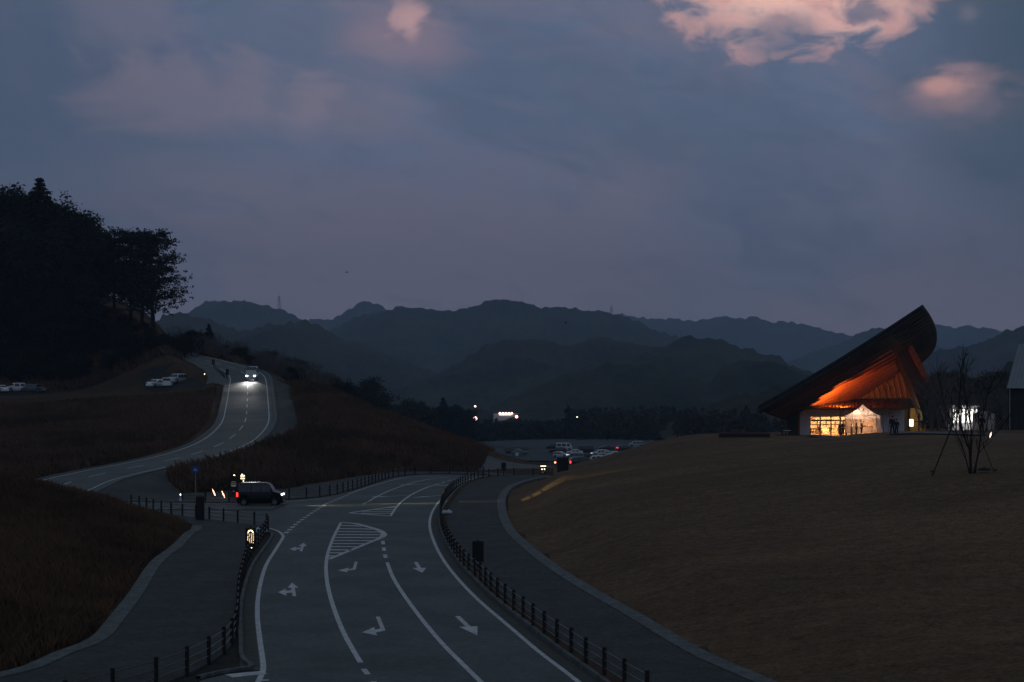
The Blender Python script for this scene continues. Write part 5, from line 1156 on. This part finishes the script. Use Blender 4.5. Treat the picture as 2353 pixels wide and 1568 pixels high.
# pop-up tent
dT = 160; bT = W(1983, 993, dT); tent = thing('event_tent', 'white peaked tent glowing pink from the lamps inside, in front of the hall', 'tent', (bT.x, dT, hz(bT.x, dT)), R(-12.4))
xa = W(1943, 0, dT).x-bT.x; xb = W(2022, 0, dT).x-bT.x; he = topz(0, 956, dT)-tent.location.z; hp_ = topz(0, 930, dT)-tent.location.z; hv = topz(0, 962.5, dT)-tent.location.z; Dp = 3.2
mb = MB(); nn = 12; vs = []
cs_ = [(xa, 0), (xb, 0), (xb, Dp), (xa, Dp)]; cc = ((xa+xb)/2, Dp/2); rings = []
for t_ in np.linspace(0, 1, 7):
    z = he+(hp_-he)*(t_**1.35); rings.append([(c_[0]*(1-t_)+cc[0]*t_, c_[1]*(1-t_)+cc[1]*t_, z) for c_ in cs_])
vs = [p for r_ in rings for p in r_]; fs = [(i*4+j, i*4+(j+1) % 4, (i+1)*4+(j+1) % 4, (i+1)*4+j) for i in range(6) for j in range(4)]
mb.add(vs, fs)
lo = [(c_[0]*1.0, c_[1], hv) for c_ in cs_]; o_ = len(mb.v); mb.v += lo; mb.f += [(j, (j+1) % 4, o_+(j+1) % 4, o_+j) for j in range(4)]
mb.build('canopy', M_tent, tent)
for c_ in cs_: MB().tube([(c_[0]*.985, c_[1]+(.03 if c_[1] == 0 else -.03), -.3), (c_[0]*.985, c_[1]+(.03 if c_[1] == 0 else -.03), he)], .025, 6).build('leg', M_metal, tent)
MB().slab([(xb-.02, .05, hv), (xb-.02, Dp-.05, hv), (xb+.18, Dp-.05, 0), (xb+.22, .0, 0)], .01).build('side_curtain', M_tent, tent)
MB().slab([(xb-.55, .0, hv), (xb-.02, .0, hv), (xb+.20, -.02, 0), (xb-.20, 0, 0)], .01).build('side_curtain', M_tent, tent)
MB().slab([(xa+.02, Dp-.02, hv), (xb-.02, Dp-.02, hv), (xb-.02, Dp-.02, .05), (xa+.02, Dp-.02, .05)], .01).build('back_curtain', mat('curtain_cloth', (.6, .42, .30), .9, .35, 2.5), tent)
tb = thing('stall_table', 'long table with goods standing inside the glowing tent', 'table', (bT.x+.2, dT+1.6, tent.location.z+.0))
MB().box((0, 0, .72), (2.3, .6, .05)).build('tabletop', M_wood2, tb)
for sx in (-1, 1):
    for sy in (-1, 1): MB().tube([(sx*1.05, sy*.25, -.1), (sx*1.05, sy*.25, .70)], .025, 6).build('leg', M_metal, tb)
mb = MB(); r = random.Random(2)
for k in range(14): mb.box((r.uniform(-1, 1), r.uniform(-.2, .2), .82), (.14, .12, r.uniform(.12, .3)))
mb.build('goods', mat('counter_goods', ()), tb)
for k, (fx, fz) in enumerate([(.18, 1.75), (.42, 1.85), (.72, 1.9)]):
    x = xa+(xb-xa)*fx; MB().lathe([(.03, .18), (.09, .05), (.10, -.08), (.04, -.15)], 10, (x, .9, fz)).build('hanging_lamp', M_warmhi, tent)
plight('tent_light', (bT.x-.4, dT+1.1, tent.location.z+1.5), 90, (1, .62, .40), .15, None); plight('tent_light', (bT.x+.7, dT+1.5, tent.location.z+1.2), 60, (1, .62, .38), .15, None)
# ------------------------------------------------------------------ people
def person(px, d, label, h=1.7, rz=0, walk=0.0, coat=M_cloth, hat=False, lean=0.0, arm=.15, seat=False, z=None):
    x = xat(px, d); z = hz(x, d)-.02 if z is None else z; t = thing('person', label, 'person', (x, d, z), rz, None); k = h/1.7; t.scale = (k, k, k)
    hipz = .92; st_ = .26*walk; V_ = []; E_ = []; Rr = []
    def v(p, r, par=None): V_.append(p); Rr.append(r); (E_.append((par, len(V_)-1)) if par is not None else None); return len(V_)-1
    L = lambda zz: lean*(zz-.9)
    pel = v((0, 0, hipz), .13); wst = v((0, L(1.1), 1.10), .115, pel); ch = v((0, L(1.3), 1.30), .135, wst); nk = v((0, L(1.46)+.01, 1.47), .058, ch); hd1 = v((0, L(1.55)+.02, 1.55), .075, nk); hd2 = v((0, L(1.63)+.02, 1.635), .085, hd1); v((0, L(1.56)-.085, 1.575), .018, hd1)
    legs = []; arms = []
    for s in (-1, 1):
        hp = v((s*.09, 0, .86), .10, pel); kn = v((s*.10, -s*st_*.5-.02, .48), .062, hp); an = v((s*.10, -s*st_+.02, .09), .042, kn); v((s*.10, -s*st_-.14, .035), .035, an); legs.append((hp, kn, an))
        sh_ = v((s*.17, L(1.4), 1.40), .062, ch); el_ = v((s*(.23+arm*.1), L(1.15)+s*st_*.4, 1.14), .046, sh_); wr_ = v((s*.22, L(.95)-arm*.6+s*st_*.6, .93+arm*.25), .030, el_); pm = v((s*.22, L(.9)-arm*.7+s*st_*.7, .85+arm*.25), .032, wr_); arms.append((sh_, el_, wr_))
        P0 = V_[pm]
        for f_ in range(4): a = v((P0[0], P0[1]-.03+f_*.02, P0[2]-.05), .009, pm); v((P0[0]-s*.01, P0[1]-.035+f_*.02, P0[2]-.085-.01*(f_ in (1, 2))), .008, a)
        a = v((P0[0]-s*.02, P0[1]-.045, P0[2]-.01), .010, wr_); v((P0[0]-s*.025, P0[1]-.06, P0[2]-.045), .009, a)
    def skin(name, V2, E2, R2, m):
        me = bpy.data.meshes.new(name); me.from_pydata(V2, E2, []); o = link(name, me, m, t); o.modifiers.new('Skin', 'SKIN')
        if not me.skin_vertices:
            me.update()
        sv = me.skin_vertices[0].data
        for i, r_ in enumerate(R2): sv[i].radius = (r_, r_*(.78 if r_ > .1 else 1))
        sv[0].use_root = True; o.modifiers['Skin'].use_smooth_shade = True
        sb = o.modifiers.new('Sub', 'SUBSURF'); sb.levels = 1; sb.render_levels = 1; return o
    skin('body', V_, E_, Rr, M_skin)
    ids = [pel, wst, ch]+[a for A_ in arms for a in A_]; mp = {a: i for i, a in enumerate(ids)}
    vv = [V_[i] for i in ids]; vv[0] = (0, 0, .80); rr = [.155, .145, .165]+[.085, .068, .052]*2
    vv[5] = tuple(Vector(V_[arms[0][2]]).lerp(Vector(V_[arms[0][1]]), .12)); vv[8] = tuple(Vector(V_[arms[1][2]]).lerp(Vector(V_[arms[1][1]]), .12))
    skin('coat', vv, [(0, 1), (1, 2), (2, 3), (3, 4), (4, 5), (2, 6), (6, 7), (7, 8)], rr, coat)
    ids = [pel]+[a for A_ in legs for a in A_]; vv = [V_[i] for i in ids]
    skin('trousers', vv, [(0, 1), (1, 2), (2, 3), (0, 4), (4, 5), (5, 6)], [.15, .115, .082, .062, .115, .082, .062], M_cloth)
    mb = MB(); mb.lathe([(.088, 0), (.105, .05), (.095, .10), (.05, .135)], 12, (0, L(1.6)+.035, 1.60)); mb.build('hair', M_hair, t, True)
    if hat: MB().lathe([(.20, 0), (.19, .015), (.11, .02), (.10, .09), (.04, .11)], 14, (0, L(1.6)+.02, 1.69)).build('hat', M_cloth2, t)
    return t
person(1881.5, 223.5, 'person in a brimmed hat standing inside the left lit window', 1.66, R(100), coat=M_cloth, hat=True, arm=.5, z=ZB+.03)
person(1908, 226, 'person standing at a counter deeper inside the lit hall', 1.6, R(30), coat=M_cloth2, arm=.6, z=ZB+.03)
person(2050.5, 146, 'taller dark figure of the walking pair in front of the white wall', 1.76, R(190), .6, lean=-.05)
person(2060, 145, 'shorter dark figure walking close behind on the right of the pair', 1.5, R(170), .8, lean=-.06)
person(1937, 192, 'dark figure standing left of the tent against the lit windows', 1.72, R(60), .3)
person(1944, 190, 'dark figure close beside the left tent leg', 1.66, R(120), .2)
person(1931, 194, 'smaller dark figure leftmost of the group by the tent', 1.55, R(10), .2, coat=M_cloth2)
for px, d, h, lab in ((1957, 162, 1.25, 'child silhouetted at the left inside the tent'), (1968, 162.3, 1.6, 'person silhouetted in the middle of the tent'), (1979, 161.2, 1.45, 'person at the tent counter below the third hanging lamp')): person(px, d, lab, h, R(px % 90), .1)
person(2256, 127, 'dark figure standing on the lawn behind the bare staked tree', 1.66, R(170), .3, arm=.3)
person(1797, 200, 'dark figure at the left corner of the hall beside the column', 1.6, R(80), .1)
person(2121, 168, 'dark figure low behind the lawn ridge in front of the ochre porch', 1.2, R(150), .1, lean=.2); person(2131, 170, 'small dark figure beside another in front of the ochre porch', 1.1, R(10), .1)
# low dark bench wall and small crates left of the hall
d = 169; a = xat(1652, d); b = xat(1768, d); z = hz((a+b)/2, d); t = thing('bench_wall', 'long low dark bench wall on the lawn crest left of the hall', 'bench', ((a+b)/2, d, z)); zt = topz(0, 996, d)-z
MB().box((0, 0, (zt-.5)/2-.02), (b-a, .6, zt+.5)).build('base', M_post, t); MB().box((0, 0, zt), (b-a+.08, .7, .07)).build('seat', M_wood2, t)
for px, w_, lab in ((1692, .9, 'small pale crate left on the dark bench wall'), (1705, .5, 'smaller ochre crate right on the dark bench wall')):
    x = xat(px, d); o = thing('crate', lab, 'crate', (x, d, z+zt+.036)); MB().box((0, 0, .17), (w_, .4, .34)).build('box', M_wood2 if w_ < .8 else M_gut, o); MB().box((0, 0, .36), (w_+.04, .44, .04)).build('lid', M_wood2, o)
d = 198; x = xat(1809, d); t = thing('small_table', 'small pale table beside the dark figure left of the hall', 'table', (x, d, hz(x, d))); MB().tube([(0, 0, .68), (0, 0, .72)], .45, 14).build('tabletop', M_white, t); MB().tube([(0, 0, 0), (0, 0, .68)], .04, 6).build('leg', M_metal, t)
# timber post with cross arms
d = 166; x = xat(2111.5, d); z = hz(x, d); t = thing('timber_post', 'dark timber post with two cross arms in front of the ochre porch', 'post', (x, d, z)); h_ = topz(0, 950, d)-z
MB().tube([(0, 0, -.2), (0, 0, h_)], .07, 6).build('post', M_post, t); MB().box((0, -.1, topz(0, 969, d)-z), (.95, .07, .09)).build('cross_arm', M_post, t); MB().box((0, -.1, topz(0, 957.5, d)-z), (.42, .07, .08)).build('cross_arm', M_post, t)
# paved path in front of the hall plateau
pa = RB(); pa.add([W(1775, 1000, 196)[:2], W(1850, 1000, 190)[:2], W(1910, 1000, 178)[:2]], [W(1775, 1000, 200)[:2], W(1850, 1000, 196)[:2], W(1918, 1000, 186)[:2]], .09, 4)
pa.add([(xat(2040, 147), 147), (xat(2120, 146), 146), (xat(2230, 143), 143), (xat(2353, 142), 142), (xat(2440, 142), 142)], [(xat(2040, 150), 150), (xat(2120, 149.5), 149.5), (xat(2230, 147), 147), (xat(2353, 146), 146), (xat(2440, 146), 146)], .10, 3)
pa.build('path', M_conc)
# bright shop front behind the trees on the right
d = 228; z = hz(xat(2219, d), d); t = thing('lit_kiosk', 'brilliant white lit shop front seen through bare branches right of the hall', 'building', (xat(2219, d), d, z))
s_ = F/d; w_ = 62/s_; zt = topz(0, 936, d)-z; zb = topz(0, 973, d)-z
MB().box((0, 3.2, zt/2+.1), (w_+.8, 5.6, zt+.2)).build('wall', M_white, t); MB().box((0, 2.9, zt+.32), (w_+1.6, 7.4, .2)).build('roof', M_roofm, t)
MB().box((0, .36, (zt+zb)/2-.1), (w_-.3, .06, zt-zb-.5)).build('lit_shopfront', emis('shopfront_glow', (1, .96, .90), 3.0), t)
mb = MB(); 
for k in range(7): mb.box((-w_/2+.1+k*w_/6.1, .30, (zt+zb)/2-.1), (.22, .1, zt-zb))
mb.build('mullion', M_post, t)
MB().lathe([(.1, -.3), (.42, -.1), (.42, .2), (.1, .4)], 10, (w_*.37, -.4, zt-.9)).build('flood_lamp', M_whitelit, t)
plight('shop_light', (xat(2219, d), d-1.5, z+2.6), 160, (1, .95, .88), .3, t)
d = 205; z = hz(xat(2268, d), d); t = thing('white_tent', 'unlit pale tent between the bright shop front and the right house', 'tent', (xat(2268, d), d, z)); w_ = 36/(F/d); zt = topz(0, 945, d)-z
MB().add([(-w_/2, 0, 0), (w_/2, 0, 0), (w_/2, 3, 0), (-w_/2, 3, 0), (-w_/2, 0, zt-.4), (w_/2, 0, zt-.4), (w_/2, 3, zt-.4), (-w_/2, 3, zt-.4), (-w_*.2, 1.5, zt), (w_*.2, 1.5, zt)], [(0, 1, 5, 4), (1, 2, 6, 5), (2, 3, 7, 6), (3, 0, 4, 7), (4, 5, 9, 8), (6, 7, 8, 9), (5, 6, 9), (7, 4, 8)]).build('canopy', M_tent, t)
for sx in (-1, 1): MB().tube([(sx*w_/2, -.04, 0), (sx*w_/2, -.04, zt-.4)], .03, 6).build('leg', M_metal, t)
# steep roofed house at the right frame edge
d = 170; xl = xat(2317, d); z = hz(xl+4, d); t = thing('steep_roof_house', 'tall house with a steep grey metal roof cut by the right frame edge', 'house', (xl+4.77, d-1.49, z), R(-17.3))
zr = topz(0, 786, d)-z; ze = topz(0, 891, d)-z; hw_ = 5; ro = (xat(2341, d)-xl)
MB().add([(-hw_, 0, -.3), (hw_, 0, -.3), (hw_, 8, -.3), (-hw_, 8, -.3), (-hw_, 0, ze), (hw_, 0, ze), (hw_, 8, ze), (-hw_, 8, ze)], [(0, 1, 5, 4), (1, 2, 6, 5), (2, 3, 7, 6), (3, 0, 4, 7)]).build('wall', mat('grey_cladding', (.035, .036, .036), .8, .3, 1), t)
e = .12
MB().add([(-hw_-e, -.35, ze), (hw_+e, -.35, ze), (hw_-ro, 3.6, zr), (-hw_+ro, 3.6, zr), (-hw_-e, 8.3, ze), (hw_+e, 8.3, ze), (hw_-ro, 4.4, zr), (-hw_+ro, 4.4, zr)], [(0, 1, 2, 3), (5, 4, 7, 6), (1, 5, 6, 2), (4, 0, 3, 7), (3, 2, 6, 7), (0, 4, 5, 1)]).build('roof', mat('standing_seam', (.25, .28, .32), .45, .15, 1, metal=.2), t)
se = MB()
for k in range(26):
    u = k/25; a = Vector((-hw_-e, -.38, ze+.02)).lerp(Vector((hw_+e, -.38, ze+.02)), u); b = Vector((-hw_+ro, 3.57, zr+.02)).lerp(Vector((hw_-ro, 3.57, zr+.02)), u); se.tube([a, b], .025, 4)
se.build('roof_seam', mat('standing_seam', ()), t)
MB().box((0, 4, zr+.12), (2*(hw_-ro)+.1, 1.0, .45)).build('roof_ridge', mat('standing_seam', ()), t)
MB().tube([(-hw_-e, -.45, ze-.05), (hw_+e, -.45, ze-.05)], .08, 6).build('gutter', M_metal, t)
MB().tube([(-hw_+.15, -.12, 0), (-hw_+.15, -.12, ze-.1)], .06, 6).build('downpipe', M_metal, t)
mb = MB()
for k in range(18): mb.box((-hw_+.5+k*.55, -.03, ze/2), (.06, .05, ze-.2))
mb.build('wall_batten', M_post, t)
# ------------------------------------------------------------------ bare trees near the hall
def stems(px, py, d, label, spec, name='multi_stem_tree', twigs=3, seed=3, m=M_bark):
    random.seed(seed); b0 = W(px, py, d); t = thing(name, label, 'tree', b0); tw = MB(); 
    def sub_(p, dr, L, r, dep):
        q = p+dr*L; md = p+dr*L*.5+Vector((random.gauss(0, .04), random.gauss(0, .04), 0))*L; tw.tube([p, md, q], [r, r*.8, r*.6], 4, False)
        if dep:
            for _ in range(random.choice((2, 2, 3))): sub_(random.choice((md, q, q)), (dr+Vector((random.gauss(0, .38), random.gauss(0, .38), random.uniform(-.02, .3)))).normalized(), L*random.uniform(.6, .85), max(.007, r*.62), dep-1)
    for pts, r in spec:
        P_ = [Vector((0, 0, -.2))]+[W(x, y, d)-b0+Vector((0, dy, 0)) for x, y, dy in pts]; P_[0] += Vector((P_[1].x*.6, P_[1].y*.3, 0)); rr = [r*(1-.6*i/(len(P_)-1)) for i in range(len(P_))]
        MB().tube(P_, rr, 8).build('stem', m, t)
        for i in range(2, len(P_)):
            dr = (P_[i]-P_[i-1]).normalized()
            for _ in range(2 if i < len(P_)-1 else 3): sub_(P_[i-1].lerp(P_[i], random.uniform(.4, 1)), (dr+Vector((random.gauss(0, .4), random.gauss(0, .4), random.uniform(0, .3)))).normalized(), (P_[i]-P_[i-1]).length*.75, r*.38, twigs)
    tw.build('twigs', m, t); return t
stems(2232, 1083, 87, 'bare multi stem tree held by two slanting stakes on the right of the lawn', [
    ([(2226, 1080, 0), (2218, 1040, .2), (2205, 1000, .4), (2192, 968, .6), (2180, 930, .9), (2172, 880, 1.1)], .045),
    ([(2230, 1080, 0), (2228, 1035, .0), (2215, 1005, -.1), (2203, 975, -.2), (2200, 930, -.2), (2205, 880, -.3), (2204, 845, -.3)], .065),
    ([(2233, 1080, .1), (2234, 1040, .3), (2238, 990, .5), (2234, 950, .6), (2226, 905, .7), (2222, 860, .9)], .06),
    ([(2240, 1080, 0), (2246, 1040, -.2), (2250, 1000, -.3), (2249, 965, -.5), (2258, 930, -.6), (2262, 890, -.7)], .06),
    ([(2246, 1030, -.2), (2262, 1012, -.4), (2280, 998, -.5), (2298, 975, -.6), (2312, 955, -.7)], .03)], twigs=2)
for a, b, lab in (((2142, 1084), (2190, 974), 'long dark stake slanting up to the bare lawn tree from the left'), ((2287, 1081), (2246, 990), 'thin dark stake slanting up to the bare lawn tree from the right')):
    p = W(a[0], a[1], 87); q = W(b[0], b[1], 87.2); t = thing('tree_stake', lab, 'stake', p); MB().tube([(0, 0, -.25), tuple(q-p)], .04 if a[0] < 2200 else .022, 6).build('pole', M_post, t); MB().lathe([(.10, 0), (.12, .05), (.05, .10)], 8, (0, 0, -.03)).build('ground_anchor', M_post, t)
o = sack(None, (0, 0, 0), .22, 5); o.name = 'soil_clump'; o.location = W(2262, 1082, 87); o.scale = (1.6, 1.2, .8); o.data.materials.clear(); o.data.materials.append(M_post); tag(o, 'dark clump of soil on the lawn right of the staked tree stems', 'clump')
t = thing('garden_light', 'small bright garden light with a modelled slanting flare on the lawn right of the staked tree', 'lamp', W(2276, 1010, 118)); t.location.z = hz(t.location.x, 118)
zz_ = topz(0, 1000, 118)-t.location.z; MB().tube([(0, 0, -.1), (0, 0, zz_-.15)], .015, 6).build('stake', M_post, t); MB().tube([(-.05, 0, zz_-.2), (0, 0, zz_), (.06, 0, zz_+.22)], [.015, .05, .01], 8).build('flare_streak', emis('garden_glow', (1, .62, .45), 5), t)  # tilted glowing tube models the streak of the small lamp
def sapling(px, d, ptop, label, seed, r=.025, sp=.25, z=None, tw=3):
    x = xat(px, d); z = hz(x, d) if z is None else z; pb = HY-(z-CH)*F/d
    stems(px, pb, d, label, [([(px+.3, pb-4, 0), (px+random.uniform(-3, 3), (pb*2+ptop)/3, .1), (px+random.uniform(-5, 5), (pb+ptop*2)/3, 0), (px+random.uniform(-5, 5), ptop, 0)], r)], 'sapling', tw, seed, M_bark)
for i, (px, d, pt, lab) in enumerate([(1981, 151, 945, 'bare sapling with a rounded twiggy head right in front of the tent'), (1962, 153, 940, 'thin bare sapling before the left half of the tent'), (2030, 152, 935, 'thin bare sapling just right of the tent curtain'), (2042, 152, 915, 'tall bare sapling left of the walking pair'), (2120, 160, 900, 'bare sapling in front of the ochre porch wall'), (1930, 170, 940, 'bare sapling in front of the lit hall windows'), (2016, 151, 948, 'thin bare sapling in front of the tent curtain')]): sapling(px, d, pt, lab, 50+i)
random.seed(77)
for i in range(26):
    px = 2135+i*8.8+random.uniform(-5, 5); d = random.uniform(178, 222); x = xat(px, d); py = random.uniform(810, 890)
    place(bare[i % 3], x, d, max(5, topz(px, py, d)-hz(x, d)), 'bare_tree', 'bare winter tree in the grove between the hall and the right house', group='bare trees right of the hall', sx=1.1)
for i in range(14):
    px = 2150+i*13+random.uniform(-5, 5); d = random.uniform(236, 262); x = xat(px, d)
    place(broad[i % 2], x, d, max(5, topz(px, random.uniform(862, 885), d)-hz(x, d)), 'grove_tree', 'dark leafy tree behind the bare grove right of the hall', group='dark trees behind the grove', sx=1.2)
# ------------------------------------------------------------------ evening haze
mh = bpy.data.materials.new('haze'); mh.use_nodes = True; t_ = NT(mh.node_tree); t_.n.clear(); o_ = t_.new('ShaderNodeOutputMaterial'); pv_ = t_.new('ShaderNodeVolumePrincipled')
pv_.inputs['Color'].default_value = (.57, .75, 1.0, 1); pv_.inputs['Density'].default_value = 1.75e-4; t_.link(pv_.outputs[0], o_.inputs['Volume'])
tag(MB().box((0, 0, 314), (14600, 14600, 654)).build('haze', mh), kind='stuff')
